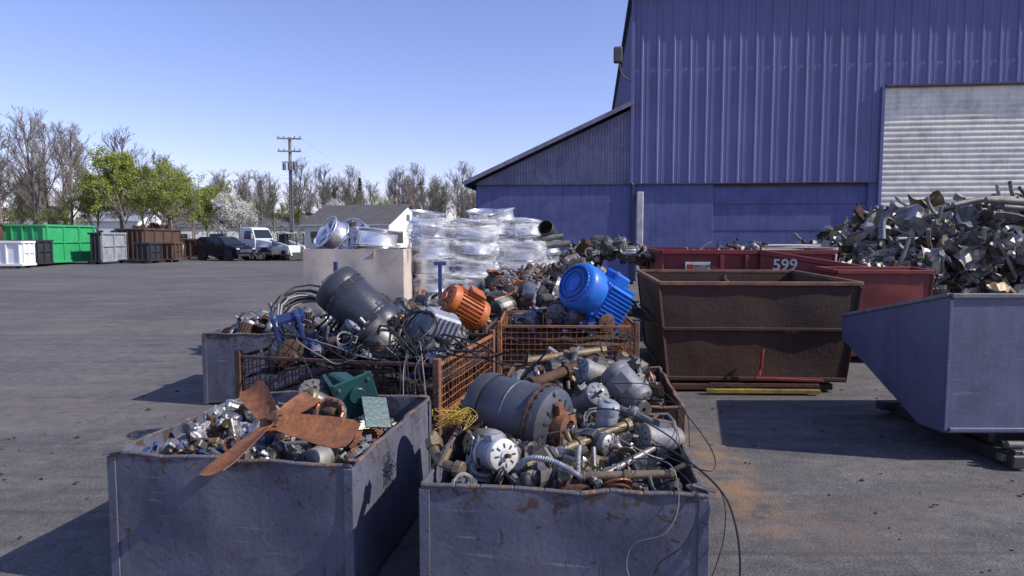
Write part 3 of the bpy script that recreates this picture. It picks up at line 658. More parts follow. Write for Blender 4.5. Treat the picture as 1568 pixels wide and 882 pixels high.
eA,topA,botA=hopper_box('red_steel_container',((2.45,11.2),(5.2,11.0)),((2.6,14.0),(5.4,13.8)),1.50,.1,'redbox','redbox',.12,rimw=.09,ribs=False)
mb=MB();mb.beam((4.0,11.02,1.50),(5.7,10.55,1.22),.09,.09,'redbox');mb.add([(4.0,11.0,1.48),(5.7,10.53,1.2),(5.7,10.53,.3),(4.0,11.0,.3)],[[0,1,2,3]],'redbox')
for x in (3.4,3.8): mb.box(T(x,11.06,.9,0,0,-4),.06,.05,1.1,'redbox')
mb.build('side_plates',eA)
mb=MB();mb.box(T(3.02,11.1,1.23,0,0,-4.2),.40,.012,.22,'white',c=.002)
mb.box(T(2.90,11.098,1.25,0,0,-4.2),.10,.012,.10,'redp',c=.002);mb.box(T(3.02,11.098,1.155,0,0,-4.2),.34,.012,.02,'redp',c=.002);mb.build('company_sign',eA)
def text(body,loc,size,mt,parent,rz=0,rx=90):
    cu=bpy.data.curves.new('t','FONT');cu.body=body;cu.size=size;cu.extrude=.004;cu.materials.append(MATS[mt]);cu.offset=size*.02
    o=bpy.data.objects.new('lettering',cu);scene.collection.objects.link(o);o.rotation_euler=(rad(rx),0,rad(rz));o.parent=parent;o.location=Vector(loc)-parent.location
text('599',(4.17,10.925,1.22),.25,'white',eA,rz=-15.5);text('MARYLAND',(2.96,11.088,1.26),.052,'dark',eA,rz=-4.2);text('RECYCLE',(2.96,11.088,1.20),.052,'dark',eA,rz=-4.2)
eB,_,_=hopper_box('red_steel_container',((4.45,9.35),(5.72,9.25)),((4.6,10.3),(6.0,10.2)),1.27,.1,'redbox2','redbox2',.1,rimw=.07,ribs=False)
mb=MB();pile(mb,T(2.7,11.6,0,rz=-4),2.4,1.8,0,flat(1.2,.35),100,.16,.42,['rustA','scrapm','dark','scrapd','greyp'],['crumple','channel','pipe','block']);mb.build('scrap_in_container',eA)
mb=MB()
for i in range(6): mb.box(T(5.0+R.uniform(-.03,.03),12.6,1.42+.035*i,0,0,R.uniform(-4,4)),1.1,.7,.025,'white')
mb.lathe(T(5.65,12.3,1.34),[(.0,-.2),(.16,-.2),(.2,.2),(.21,.22),(.18,.2),(.15,-.17),(0,-.17)],'white',20)
mb.box(T(5.0,12.6,.70),1.0,.6,1.38,'wood');mb.build('white_plastic_lids')
# ------------------------------------------------------------ blue hopper
e=empty('blue_dump_hopper',(4.6,5.8,0))
mb=MB();xl,xr=3.36,5.3;yf,yb=5.2,6.9
prof=[(yf,1.30),(yf,.23),(yf+.35,.21),(yb,.72),(yb,.95)]
for x,s in ((xl,1),(xr,-1)):
    for o in (0,.012*s):
        mb.add([(x+o,y,z) for y,z in prof],[[0,1,2,3,4]],'hopper')
segs=[(prof[0],prof[1]),(prof[1],prof[2]),(prof[2],prof[3]),(prof[3],prof[4])]
for (a,b) in segs:
    vs=[];fs=[];n=8
    for i in range(n+1):
        for j in range(n+1):
            y=a[0]+(b[0]-a[0])*j/n;z=a[1]+(b[1]-a[1])*j/n;k=min(1,5*min(i/n,1-i/n,j/n,1-j/n));d=.02*k*noise.noise(Vector((i*.5,y,z*2)))
            vs.append((xl+.013+(xr-xl-.026)*i/n,y+d,z))
    for i in range(n):
        for j in range(n): q=i*(n+1)+j;fs.append([q,q+1,q+n+2,q+n+1])
    mb.add(vs,fs,'hopper',None,True)
mb.build('shell',e)
mb=MB()
mb.beam((xl,yf,1.30),(xr,yf,1.30),.045,.035,'greyp');mb.beam((xl,yf+.02,1.305),(xl,yb,.955),.04,.03,'greyp');mb.beam((xr,yf+.02,1.305),(xr,yb,.955),.05,.035,'hopper');mb.beam((xl,yb,.95),(xr,yb,.95),.045,.045,'greyp')
mb.beam((xl-.004,yf-.004,.25),(xl-.004,yf-.004,1.27),.025,.025,'hopper')
mb.beam((xl+.02,yf-.012,.26),(xr,yf-.012,.26),.04,.03,'hopper')
mb.build('rim',e)
mb=MB()
for x in (3.80,4.75):
    mb.box(T(x,5.85,.07),.13,1.75,.10,'dark',c=.01);mb.box(T(x,5.55,.17),.05,.5,.10,'dark')
    mb.box(T(x,5.02,.13),.09,.06,.05,'dark')
mb.box(T(4.30,5.08,.08),1.2,.07,.05,'scrapd',c=.006);mb.box(T(4.30,5.13,.16),1.1,.04,.05,'dark',c=.006);mb.box(T(4.25,6.6,.10),1.3,.12,.08,'dark')
mb.cyl(T(3.80,5.06,.18,0,90,0),.03,.12,'scrapd',12);mb.box(T(3.95,5.04,.14,0,0,10),.3,.06,.02,'scrapd')
mb.build('base_frame',e)
# ------------------------------------------------------------ cardboard box with wheels
e=empty('cardboard_pallet_box',(-2.2,10.1,0));mb=MB();MC=T(-2.92,9.55,0,rz=-4)
Q=Matrix.Rotation(rad(90),4,'Z')
mb.slab(MC@Matrix.Translation((0,0,.14)),1.42,1.44,.012,'cardboard',.05,3);mb.slab(MC@Matrix.Translation((0,1.2,.14)),1.42,1.44,.012,'cardboard',.04,5)
mb.slab(MC@Matrix.Translation((.012,.013,.14))@Q,1.186,1.44,.012,'cardboard',.04,8);mb.slab(MC@Matrix.Translation((1.42,.013,.14))@Q,1.186,1.44,.012,'cardboard',.04,9)
mb.slab(MC@Matrix.Translation((1.02,-.03,1.55))@Matrix.Rotation(rad(30),4,'Z')@Matrix.Rotation(rad(22),4,'X')@Matrix.Translation((0,0,-.40)),.50,.42,.008,'cardboard',.06,12)
mb.box(MC@Matrix.Translation((.7,.6,1.4)),1.3,1.1,.02,'dark')
for i in range(3): mb.box(MC@Matrix.Translation((.71,.1+.5*i,.07)),1.42,.12,.12,'wood')
mb.build('box',e)
mb=MB();mb.box(MC@Matrix.Translation((.32,-.026,.98)),.36,.004,.02,'dark',c=.001);mb.box(MC@Matrix.Translation((.32,-.026,.93)),.28,.004,.012,'dark',c=.001);mb.box(MC@Matrix.Translation((.8,-.03,1.0)),.16,.004,.10,'white',c=.001);mb.build('printing',e)
mb=MB();p_wheel(mb,T(-2.6,9.9,1.78,62,0,-50),.25,.22);p_wheel(mb,T(-2.35,10.2,1.76,70,10,-20),.25,.2);p_wheel(mb,T(-1.95,9.9,1.73,-4,6,0),.34,.24);p_wheel(mb,T(-1.95,9.92,1.52,0,0,0),.33,.22);p_wheel(mb,T(-2.75,10.3,1.62,30,0,0),.22,.2);mb.build('alloy_wheels')
# ------------------------------------------------------------ shrink wrapped wheel stacks
def stack(x,y,rz,w,layers,lh,z0,name='shrink_wrapped_wheel_stack',wrap=True,nx=2):
    e=empty(name,(x,y,0));M=T(x,y,0,rz=rz);mb=MB();r=w/(2*nx)*.99
    for k in range(layers):
        sx=R.uniform(-.03,.03);sy=R.uniform(-.03,.03);tl=R.uniform(-.06,.06)
        for i in range(nx):
            for j in range(nx):
                if k==layers-1 and R.random()<.2: continue
                p_wheel(mb,M@Matrix.Translation(((i+.5)*w/nx-w/2+sx,(j+.5)*w/nx-w/2+sy,z0+lh*(k+.5)))@Euler((R.uniform(-.06,.06)+(math.pi if R.random()<.4 else 0),tl+R.uniform(-.05,.05),R.uniform(0,6))).to_matrix().to_4x4(),r*R.uniform(.9,1),lh*.93)
    mb.build('wheels',e)
    mb=MB()
    for i in range(3): mb.box(M@Matrix.Translation((0,(i-1)*w*.42,z0-.06)),w,.1,.1,'wood')
    mb.box(M@Matrix.Translation((0,0,z0-.005)),w,w,.02,'wood');mb.build('pallet',e)
    if wrap:
        mb=MB();H=layers*lh;n=64;nz=layers*7;vs=[];fs=[]
        for j in range(nz+1):
            z=j/nz*H*1.01
            for i in range(n):
                a=2*math.pi*i/n;c,s=math.cos(a),math.sin(a);q=(abs(c)**5+abs(s)**5)**(-1/5)
                zz=z+.05*math.sin(a*2+j*.1+x);ph=(zz/lh)%1;rr=w/2*q*(1.045-.10*(abs(ph-.5)*2)**2.5)+.03*noise.noise(Vector((c*2.2+x,s*2.2,z*3.1)))+.012*noise.noise(Vector((c*7,s*7,z*14+x)))
                vs.append((rr*c,rr*s,z0+z))
        for j in range(nz):
            for i in range(n): i2=(i+1)%n;fs.append([j*n+i,j*n+i2,(j+1)*n+i2,(j+1)*n+i])
        base=len(vs)
        for kk,f in enumerate((.75,.4)):
            for i in range(n):
                a=2*math.pi*i/n;c,s=math.cos(a),math.sin(a);vs.append((w/2*f*c*1.1,w/2*f*s*1.1,z0+H+.03+.06*noise.noise(Vector((c*2,s*2,kk*3+x)))))
        for i in range(n):
            i2=(i+1)%n;fs.append([nz*n+i,nz*n+i2,base+i2,base+i]);fs.append([base+i,base+i2,base+n+i2,base+n+i])
        mb.add(vs,fs,'film',M,True);mb.build('plastic_wrap',e,recalc=False)
stack(-.93,10.6,12,1.30,7,.26,.16);stack(.13,11.2,-10,.86,6,.25,.14,nx=1);stack(-.1,12.3,5,1.2,7,.27,.14);stack(.62,12.2,5,.55,7,.22,.14,wrap=False,nx=1,name='alloy_wheel_stack');stack(.98,11.3,5,.5,5,.22,.14,wrap=False,nx=1,name='alloy_wheel_stack');stack(.68,10.6,5,.5,4,.22,.14,wrap=False,nx=1,name='alloy_wheel_stack')
mb=MB();p_wheel(mb,T(-.45,10.9,2.06,10,0,0),.28,.2,'alurim');p_wheel(mb,T(-1.3,10.5,2.03,5,8,0),.27,.2);p_wheel(mb,T(-.2,12.2,2.13,5,-8,0),.27,.2);mb.build('alloy_wheels')
mb=MB();Md=T(.60,11.5,1.84,60,20,-30);mb.lathe(Md,[(0,-.14),(.12,-.14),(.135,-.12),(.135,.14),(.12,.15),(.115,-.10),(0,-.10)],'dark',24);mb.tube([(.35,11.4,1.70),(.85,11.35,1.76)],.045,'scrapd',10);mb.tube([(.5,11.2,1.60),(.95,11.3,1.64)],.06,'scrapd',12);mb.build('steel_drum')
# ------------------------------------------------------------ scrap piles
MIX=['steel','alu','scrapm','rustA','greyp','dark','scrapd','brass','scrapd']
e=empty('mixed_scrap_pile',(1,10,0))
mb=MB();pile(mb,T(-.5,7.95,0),2.15,2.6,0,lambda u,v:.80+.35*v+.15*math.sin(math.pi*u),260,.13,.40,MIX+['orangep','rustB'],['motor','pipe','channel','block','crumple','pipe','coil']);mb.build('near_scrap',e)
mb=MB();pile(mb,T(.9,11.9,0),2.6,3.0,0,lambda u,v:1.10+.40*math.sin(math.pi*min(1,.15+u)),360,.12,.42,MIX+['dark','alu','scrapd'],['motor','pipe','channel','block','crumple','pipe','coil']);mb.build('far_scrap',e)
mb=MB()
def hr(u,v):
    return (1.45+.80*min(1,max(0,(u-.02)/.24))+.12*math.sin(u*14))*(.55+.45*min(1,v*2.4))
HX=6.25
MH=T(HX,11.4,0)
mound(mb,MH,7.0,4.5,lambda u,v:hr(u,v)-.25,0,'dirt',26,.2)  # dark underlay, so gaps in the heap look shaded
HP=['scrapm','scrapd','scrapm','steel','scrapm','scrapd','scrapm','rustA','greyp','scrapd','alu','scrapm','brass']
for i in range(1700):
    u=R.uniform(0,1);v=R.uniform(0,.75)**1.2
    s=R.uniform(.16,.55)
    p=MH@Vector((u*7.0,v*4.5,hr(u,v)+R.uniform(-.28,.06)))
    k=R.random()
    if k<.60: p_crumple(mb,randM(*p),s*1.2,R.choice(HP),n=6,asp=R.uniform(.2,.8))
    elif k<.82: p_channel(mb,randM(*p,35)@Matrix.Rotation(1.57,4,'Y'),s*2.2,R.choice(HP))
    elif k<.95: p_pipe(mb,randM(*p,35)@Matrix.Rotation(1.57,4,'Y'),.035,s*2.6,R.choice(HP))
    else: p_block(mb,randM(*p),.12,R.choice(HP))
for i in range(900):
    if R.random()<.3: x=HX+R.uniform(-.15,.1);y=11.4+R.uniform(0,3)
    else: x=HX+R.uniform(-.05,6.5);y=11.3+R.uniform(-.35,.2)
    z=R.uniform(.1,1)**.7*hr(max(0,(x-HX)/7.0),.2)*1.0
    if R.random()<.8: p_crumple(mb,randM(x,y,z),R.uniform(.2,.6),R.choice(HP),n=6,asp=R.uniform(.2,.9))
    else: p_channel(mb,randM(x,y,z,60)@Matrix.Rotation(1.57,4,'Y'),R.uniform(.4,.9),R.choice(HP))
for a,b,r in (((8.2,11.9,2.38),(10.0,11.7,2.15),.06),((8.3,11.6,2.25),(9.9,11.4,1.98),.045),((7.7,12.0,2.30),(8.9,12.2,2.42),.05),((9,12,2.4),(11,12.2,2.35),.08)):
    mb.tube(smooth_path([a,(Vector(a)+Vector(b))/2+Vector((0,0,.05)),b],5),r,'scrapd',12)
mb.tube(smooth_path([(6.6,12.2,1.7),(6.65,12.3,2.05),(6.8,12.3,2.22),(6.85,12.2,2.32)],5),.06,'greyp',12)
mb.build('crumpled_metal_scrap_heap')
# ------------------------------------------------------------ blue industrial building
B=T(4.72,27,0,rz=-6.7);be=empty('blue_metal_warehouse',(4.72,27,0))
def ribbed(mb,M,x0,x1,z0,z1,mt,pitch=.61,rd=.04):
    x=x0;pts=[(x0,0)]
    while x<x1-1e-6:
        for dx,d in ((pitch*.5-.06,0),(pitch*.5-.025,-rd),(pitch*.5+.025,-rd),(pitch*.5+.06,0),(pitch*.80,0),(pitch*.81,-.008),(pitch*.84,-.008),(pitch*.85,0),(pitch*.15,0),(pitch*.16,-.008),(pitch*.19,-.008),(pitch*.20,0)):
            if x+dx<x1: pts.append((x+dx,d))
        x+=pitch
    pts.append((x1,0));pts.sort()
    vs=[];fs=[]
    for (x,d) in pts: vs+=[(x,d,z0),(x,d,z1)]
    for i in range(len(pts)-1): fs.append([2*i,2*i+2,2*i+3,2*i+1])
    mb.add(vs,fs,mt,M)
RE=24.0;EV=11.05
mb=MB()
ribbed(mb,B@Matrix.Translation((0,-.02,0)),0,9.2,3.82,8.2,'facade');ribbed(mb,B@Matrix.Translation((0,.01,0)),0,9.2,8.17,EV,'facade')
ribbed(mb,B@Matrix.Translation((0,-.02,0)),9.2,RE,7.35,8.2,'facade');ribbed(mb,B@Matrix.Translation((0,.01,0)),9.2,RE,8.17,EV,'facade')
ribbed(mb,B@Matrix.Rotation(rad(90),4,'Z')@Matrix.Scale(-1,4,(0,1,0)),0,27,0,EV,'facade')
mb.build('metal_siding',be,recalc=False)
mb=MB()
mb.box(B@Matrix.Translation((1.55,.16,1.9)),3.1,.3,3.8,'facadeblock',c=.01)
mb.box(B@Matrix.Translation((5.95,.24,1.9)),5.7,.3,3.8,'facadeblock',c=.01)
mb.box(B@Matrix.Translation((8.98,.14,1.9)),.42,.34,3.8,'facadeblock',c=.01)
mb.box(B@Matrix.Translation((5.95,.10,3.72)),5.68,.06,.12,'facadetrim')
mb.box(B@Matrix.Translation((-3.1,.14,1.9)),6.15,.3,3.8,'facadeblock',c=.01)
for z in (1.0,2.0,3.0): mb.box(B@Matrix.Translation((5.95,.082,z)),5.68,.014,.02,'facadetrim',c=.002)
mb.build('block_wall',be)
mb=MB()
mb.box(B@Matrix.Translation((RE/2-.05,13.4,EV+.08)),RE+.3,27.4,.14,'facadetrim',c=.01)
mb.box(B@Matrix.Translation((RE/2-.05,-.18,EV+.02)),RE+.3,.10,.26,'facadeblock',c=.01)
mb.box(B@Matrix.Translation((-.05,-.07,(EV+3.8)/2)),.12,.09,EV-3.85,'facade',c=.01)
mb.box(B@Matrix.Translation((4.6,-.06,3.80)),9.1,.11,.05,'facadetrim',c=.005)
mb.box(B@Matrix.Translation((9.16,-.06,3.66)),.12,.14,7.32,'facade',c=.01)
mb.box(B@Matrix.Translation((RE/2+4.6,-.08,7.33)),RE-9.3,.14,.08,'facadetrim',c=.006)
mb.box(B@Matrix.Translation((RE-.2,13.4,5.5)),.3,26,11,'facade',c=.01)
mb.box(B@Matrix.Translation((0.3,-.10,1.75)),.26,.14,3.5,'concretepost',c=.03)
mb.box(B@Matrix.Translation((0.02,-.08,1.9)),.10,.10,3.8,'facadetrim',c=.01)
mb.build('roof_and_trim',be)
mb=MB();LW=6.2;n=52;vs=[];fs=[]
for i in range(n+1):
    x=-LW+LW*i/n;zt=3.9+(6.72-3.9)*i/n
    vs+=[(x,-.03,3.80),(x,-.03,zt)]
for i in range(n):
    a=2*i;fs.append([a,a+2,a+3,a+1])
mb.add(vs,fs,'facadewood',B)
for i in range(1,n):
    x=-LW+LW*i/n;zt=3.9+(6.72-3.9)*i/n
    mb.box(B@Matrix.Translation((x,-.038,(3.82+zt)/2)),.022,.022,max(.03,zt-3.86),'facadeblock',c=.002)
mb.box(B@Matrix.Translation((-3.1,-.05,3.80)),6.2,.06,.05,'facadetrim',c=.005)
mb.build('annex_wall',be)
mb=MB()
sl=math.atan2(6.78-3.95,LW)
L=math.hypot(LW+.45,(6.78-3.95)*(LW+.45)/LW)
Mr=B@Matrix.Translation((-LW-.45,-.25,3.83))@Matrix.Rotation(-sl,4,'Y')
mb.box(Mr@Matrix.Translation((L/2,6,.08)),L,12.3,.05,'facadetrim',c=.005)
mb.box(Mr@Matrix.Translation((L/2,-.15,.03)),L,.05,.16,'facadewood',c=.005)
mb.box(Mr@Matrix.Translation((.02,6,-.02)),.05,12.2,.16,'facadetrim',c=.005)
mb.box(B@Matrix.Translation((-LW+.05,6,1.9)),.2,11.5,3.85,'facadeblock',c=.01)
mb.build('annex_roof',be)
mb=MB();n=36;vs=[];fs=[];nz=n*6
for j in range(nz+1):
    z=7.3*j/nz;ph=(j%6)/6;d=.03*abs(math.sin(math.pi*ph))
    for x in (9.25,10.2,11.3,12.4,13.6,15.2): vs.append((x,.06-d+.05*noise.noise(Vector((x,z*.8,0))),z))
for j in range(nz):
    for i in range(5): a=j*6+i;fs.append([a,a+1,a+7,a+6])
mb.add(vs,fs,'doorslat',B,True)
mb.add([(15.2,.05,0),(24,.05,0),(24,.05,7.35),(15.2,.05,7.35)],[[0,1,2,3]],'facadeblock',B)
mb.build('roller_door',be,recalc=False)
mb=MB();F=B@T(-.62,-.2,8.62)
mb.box(F@T(0,0,.1,12,0,0),.34,.22,.62,'dark',c=.05);mb.box(F@T(0,-.12,.1,12,0,0),.26,.03,.5,'greyp',c=.01)
mb.tube([F@Vector(p) for p in smooth_path([(.05,0,-.2),(.15,.05,-.6),(.4,.1,-.8),(.62,.15,-.82)],5)],.03,'dark',8);mb.build('flood_light',be)
# ------------------------------------------------------------ far left containers
def rolloff(name,x0,x1,y0,y1,h,mt,mtr=None,ribs=6,z0=.15):
    e=empty(name,((x0+x1)/2,(y0+y1)/2,0));mb=MB();mtr=mtr or mt;t=.06
    for cx,cy,sx,sy in (((x0+x1)/2,y0,x1-x0,t),((x0+x1)/2,y1,x1-x0,t)):
        mb.box(T(cx,cy,z0+(h-z0)/2),sx,sy,h-z0,mt,c=.01)
    for cx in (x0,x1): mb.box(T(cx,(y0+y1)/2,z0+(h-z0)/2-.002),t,y1-y0-t-.01,h-z0,mtr if cx==x1 else mt,c=.01)
    mb.box(T((x0+x1)/2,(y0+y1)/2,z0+.05),x1-x0-.1,y1-y0-.1,.06,mt)
    mb.build('body',e);mb=MB()
    for i in range(ribs+1):
        x=x0+.06+(x1-x0-.12)*i/ribs;mb.box(T(x,y0-.07,(h+z0)/2),.09,.08,h-z0-.05,mt,c=.01)
    m_=max(2,int((y1-y0)/1.2))
    for i in range(m_+1):
        y=y0+.1+(y1-y0-.2)*i/m_;mb.box(T(x1+.07,y,(h+z0)/2),.08,.10,h-z0-.05,mtr,c=.01)
    for z in (h,z0+.05):
        mb.box(T((x0+x1)/2,y0-.08,z),x1-x0+.24,.10,.12,mt,c=.01);mb.box(T(x1+.08,(y0+y1)/2,z+.004),.10,y1-y0+.02,.12,mtr,c=.01);mb.box(T((x0+x1)/2,y1,z+.002),x1-x0+.1,.1,.12,mt,c=.01);mb.box(T(x0,(y0+y1)/2,z-.003),.1,y1-y0,.12,mt,c=.01)
    mb.box(T(x1+.09,(y0+y1)/2,z0+(h-z0)*.55),.05,y1-y0-.3,.08,mtr,c=.01)
    for x in (x0+.3,x1-.3):
        mb.cyl(T(x,y0+.1,.08,0,90,0),.09,.14,'black',10);mb.cyl(T(x,y1-.1,.08,0,90,0),.09,.14,'black',10)
    mb.build('ribs_and_rim',e);return e
rolloff('green_rolloff_container',-32.0,-28.1,41.2,46.0,2.42,'greenbox')
rolloff('white_dumpster',-29.3,-27.0,37.6,38.6,1.45,'siding',ribs=3)
rolloff('rusty_rolloff_container',-33,-30.6,40.2,43,2.5,'brownbox')
rolloff('black_dumpster',-28.9,-27.6,39.6,41.0,1.5,'blackbox','blackbox',ribs=3)
rolloff('gray_dumpster',-26.6,-26.0,43.2,46.0,1.95,'blackbox','greybox',ribs=2)  # lit right side put into the colour: grey there, black elsewhere
e=rolloff('rusty_rolloff_container',-27.0,-25.2,46.8,52.0,2.25,'brownbox','brownbox',ribs=5)
mb=MB();pile(mb,T(-27,47,0),1.8,4.8,0,flat(2.1,.4),60,.4,.8,['rustA','rustA','brownbox','scrapd'],['crumple','channel','block']);mb.build('scrap_load',e)
rolloff('black_dumpster',-24.5,-23.7,44.6,46.2,1.3,'blackbox','blackbox',ribs=2)
rolloff('rusty_dumpster',-24.0,-23.2,46.8,48.0,1.3,'brownbox','brownbox',ribs=2)
rolloff('rusty_dumpster',-25.4,-24.0,53.0,54.8,1.5,'brownbox','greybox',ribs=3)
# ------------------------------------------------------------ vehicles
def wheel(mb,M,r,w=.24):
    mb.lathe(M,[(.6*r,-w/2),(.92*r,-w/2),(r,-w*.35),(r,w*.35),(.92*r,w/2),(.6*r,w/2),(.56*r,w*.3)],'black',20)
    mb.lathe(M,[(.58*r,w*.4),(.5*r,w*.25),(.2*r,w*.3),(0,w*.32)],'chrome',16);mb.lathe(M,[(.58*r,-w*.4),(.5*r,-w*.25),(.2*r,-w*.3),(0,-w*.32)],'chrome',16)
def loft(mb,prof,ws,mt,M,smooth=False):
    n=len(prof);vs=[(x,-w,z) for (x,z),w in zip(prof,ws)]+[(x,w,z) for (x,z),w in zip(prof,ws)]
    fs=[list(range(n)),[n+i for i in range(n)][::-1]]+[[i,(i+1)%n,n+(i+1)%n,n+i] for i in range(n)]
    mb.add(vs,fs,mt,M,smooth)
def suv(name,x,y,rz):
    e=empty(name,(x,y,0));M=T(x,y,0,rz=rz);mb=MB()
    loft(mb,[(-2.3,.35),(-2.35,.6),(-2.32,1.0),(-2.2,1.12),(1.0,1.12),(1.5,1.10),(2.15,1.0),(2.33,.85),(2.36,.5),(2.25,.33)],[.85,.92,.94,.9,.9,.9,.84,.82,.82,.8],'carpaint',M)
    loft(mb,[(-2.25,1.11),(-2.05,1.62),(-1.85,1.74),(.1,1.76),(.35,1.70),(1.15,1.11)],[.88,.74,.70,.70,.72,.88],'carpaint',M)
    b_=mb.build('body',e);md=b_.modifiers.new('b','BEVEL');md.width=.035;md.segments=2
    mb=MB()
    for s in (-1,1):
        for q in (((-1.95,1.17),(-1.85,1.60),(-1.15,1.64),(-1.15,1.17)),((-1.07,1.17),(-1.07,1.64),(-.3,1.65),(-.25,1.17)),((-.17,1.17),(-.22,1.65),(.22,1.62),(.88,1.17))):
            vs=[(a,s*(.905-(z-1.11)*.27),z) for a,z in q];mb.add(vs,[[0,1,2,3]],'glass',M)
    mb.add([(.40,-.66,1.69),(.40,.66,1.69),(1.14,.80,1.17),(1.14,-.80,1.17)],[[0,1,2,3]],'glass',M)
    mb.add([(-2.09,-.66,1.60),(-2.09,.66,1.60),(-2.28,.78,1.18),(-2.28,-.78,1.18)],[[0,1,2,3]],'glass',M)
    mb.build('windows',e,recalc=False);mb=MB()
    for a in (-1.45,1.45):
        for s in (-1,1): wheel(mb,M@T(a,s*.84,.37,90 if s<0 else -90),.37);mb.cyl(M@T(a,s*.80,.42,90),.45,.28,'black',20)
    mb.box(M@T(2.34,0,.72),.06,1.0,.22,'chrome',c=.01);mb.box(M@T(2.36,0,.42),.08,1.5,.16,'black',c=.01)
    for s in (-1,1): mb.box(M@T(2.26,s*.68,.86),.14,.26,.14,'white',c=.02);mb.box(M@T(.85,s*1.0,1.2),.1,.16,.13,'carpaint')
    mb.build('wheels_and_trim',e)
suv('parked_suv',-21.2,50.5,-30)
def truck(name,x,y,rz,s=.88):
    e=empty(name,(x,y,0));M=T(x,y,0,rz=rz,s=s);mb=MB()
    loft(mb,[(.9,.75),(.9,1.75),(1.0,1.8),(2.5,1.55),(2.75,1.4),(2.8,.75)],[.85,.95,.9,.72,.68,.7],'whitepaint',M)
    loft(mb,[(-.7,.7),(-.75,2.5),(-.6,2.78),(.35,2.80),(.6,2.68),(1.02,1.78),(1.02,.7)],[1.05,1.02,.92,.9,.95,1.05,1.05],'whitepaint',M)
    b_=mb.build('cab_and_hood',e);md=b_.modifiers.new('b','BEVEL');md.width=.05;md.segments=2
    mb=MB();mb.add([(.645,-.85,2.6),(.645,.85,2.6),(1.03,.95,1.86),(1.03,-.95,1.86)],[[0,1,2,3]],'glass',M)
    for sg in (-1,1): mb.add([(-.3,sg*1.06,1.8),(-.3,sg*.99,2.5),(.42,sg*.98,2.5),(.8,sg*1.06,1.8)],[[0,1,2,3]],'glass',M)
    mb.build('windows',e,recalc=False);mb=MB()
    mb.box(M@T(2.82,0,1.1),.06,.95,.6,'chrome',c=.01);mb.box(M@T(2.95,0,.62),.2,2.1,.3,'chrome',c=.03)
    for i in range(5): mb.box(M@T(2.86,0,.9+.1*i),.03,.85,.03,'black',c=.003)
    for sg in (-1,1):
        wheel(mb,M@T(2.0,sg*.95,.5,90 if sg<0 else -90),.5,.28);mb.box(M@T(2.05,sg*.95,1.1),1.15,.32,.12,'whitepaint',c=.04)
        wheel(mb,M@T(-2.6,sg*.9,.5,90 if sg<0 else -90),.5,.5);wheel(mb,M@T(-3.8,sg*.9,.5,90 if sg<0 else -90),.5,.5)
        mb.cyl(M@T(-.1,sg*.95,.6,0,90,0),.3,1.3,'chrome',16);mb.box(M@T(2.55,sg*.8,1.15),.2,.24,.2,'white',c=.03);mb.box(M@T(.9,sg*1.25,2.05),.08,.2,.5,'chrome',c=.02)
        mb.box(M@T(-1.2,sg*.4,.75),6.4,.12,.24,'dark')
        mb.cyl(M@T(-.9,sg*.85,2.1),.08,2.0,'chrome',12)
    mb.build('chassis_and_wheels',e)
truck('white_semi_truck',-20.0,53.5,-28)
mb=MB();M=T(-16.9,51.2,0,rz=-35);e=empty('skid_steer_loader',(-16.9,51.2,0))
mb.box(M@T(0,0,.75),2.0,1.1,.7,'whitepaint',c=.06);mb.box(M@T(-.75,0,1.2),.6,1.1,.5,'greybox',c=.05)
for sx in (-.35,.6):
    for sy in (-.5,.5): mb.beam(M@Vector((sx,sy,1.0)),M@Vector((sx-.05,sy*.9,2.0)),.07,.07,'dark')
mb.box(M@T(.1,0,2.02),1.15,1.05,.07,'greybox');mb.box(M@T(-.3,0,1.55),.04,.85,.8,'glass')
for sy in (-.68,.68):
    mb.beam(M@Vector((-.95,sy,1.5)),M@Vector((1.2,sy,1.0)),.12,.14,'whitepaint');mb.beam(M@Vector((1.2,sy,1.0)),M@Vector((1.5,sy,.35)),.12,.12,'whitepaint')
    for sx in (-.6,.6): wheel(mb,M@T(sx,sy*.98,.38,90 if sy<0 else -90),.38,.28)
mb.add([(1.45,-.9,.6),(1.45,.9,.6),(1.5,.9,.12),(1.5,-.9,.12),(2.1,.9,.1),(2.1,-.9,.1)],[[0,1,2,3],[3,2,4,5]],'dark',M)
mb.build('body',e)
mb=MB();M=T(-18.2,50.3,0,rz=-20);mb.box(M@T(0,0,.5),2.6,1.6,.14,'dark');
for sx in (-.4,.4):
    for sy in (-.85,.85): wheel(mb,M@T(sx,sy,.32,90 if sy<0 else -90),.32,.2)
mb.beam(M@Vector((1.2,0,.45)),M@Vector((2.2,0,.4)),.1,.1,'dark')
for sx in (-1.25,1.25): mb.box(M@T(sx,0,.65),.06,1.6,.2,'steel')
mb.build('flatbed_trailer')
# ------------------------------------------------------------ utility pole + wires
e=empty('utility_pole',(-19.6,61,0));mb=MB()
mb.lathe(T(-19.6,61,0),[(.19,0),(.17,4),(.13,10.5),(0,10.52)],'pole',12)
mb.build('pole_shaft',e);mb=MB()
for z,l in ((10.35,2.1),(9.25,2.0)):
    mb.box(T(-19.6,60.83,z,0,0,10),l,.10,.13,'pole')
    for q in (-.9,-.45,.45,.9): mb.lathe(T(-19.6+q*l/2*1.02,60.83,z+.06),[(0,0),(.05,0),(.05,.06),(.03,.08),(.05,.12),(.05,.16),(0,.2)],'greyp',8)
for q in (-.45,.0,.45): mb.cyl(T(-19.6+q,60.75,7.9),.16,.6,'greyp',12)
mb.box(T(-19.6,60.8,8.3),1.3,.1,.1,'pole');mb.tube([(-19.45,60.85,7.6),(-19.42,60.85,0)],.04,'greyp',6);mb.box(T(-19.5,60.8,2.6),.3,.2,.7,'greyp')
mb.build('crossarms_and_transformers',e);mb=MB()
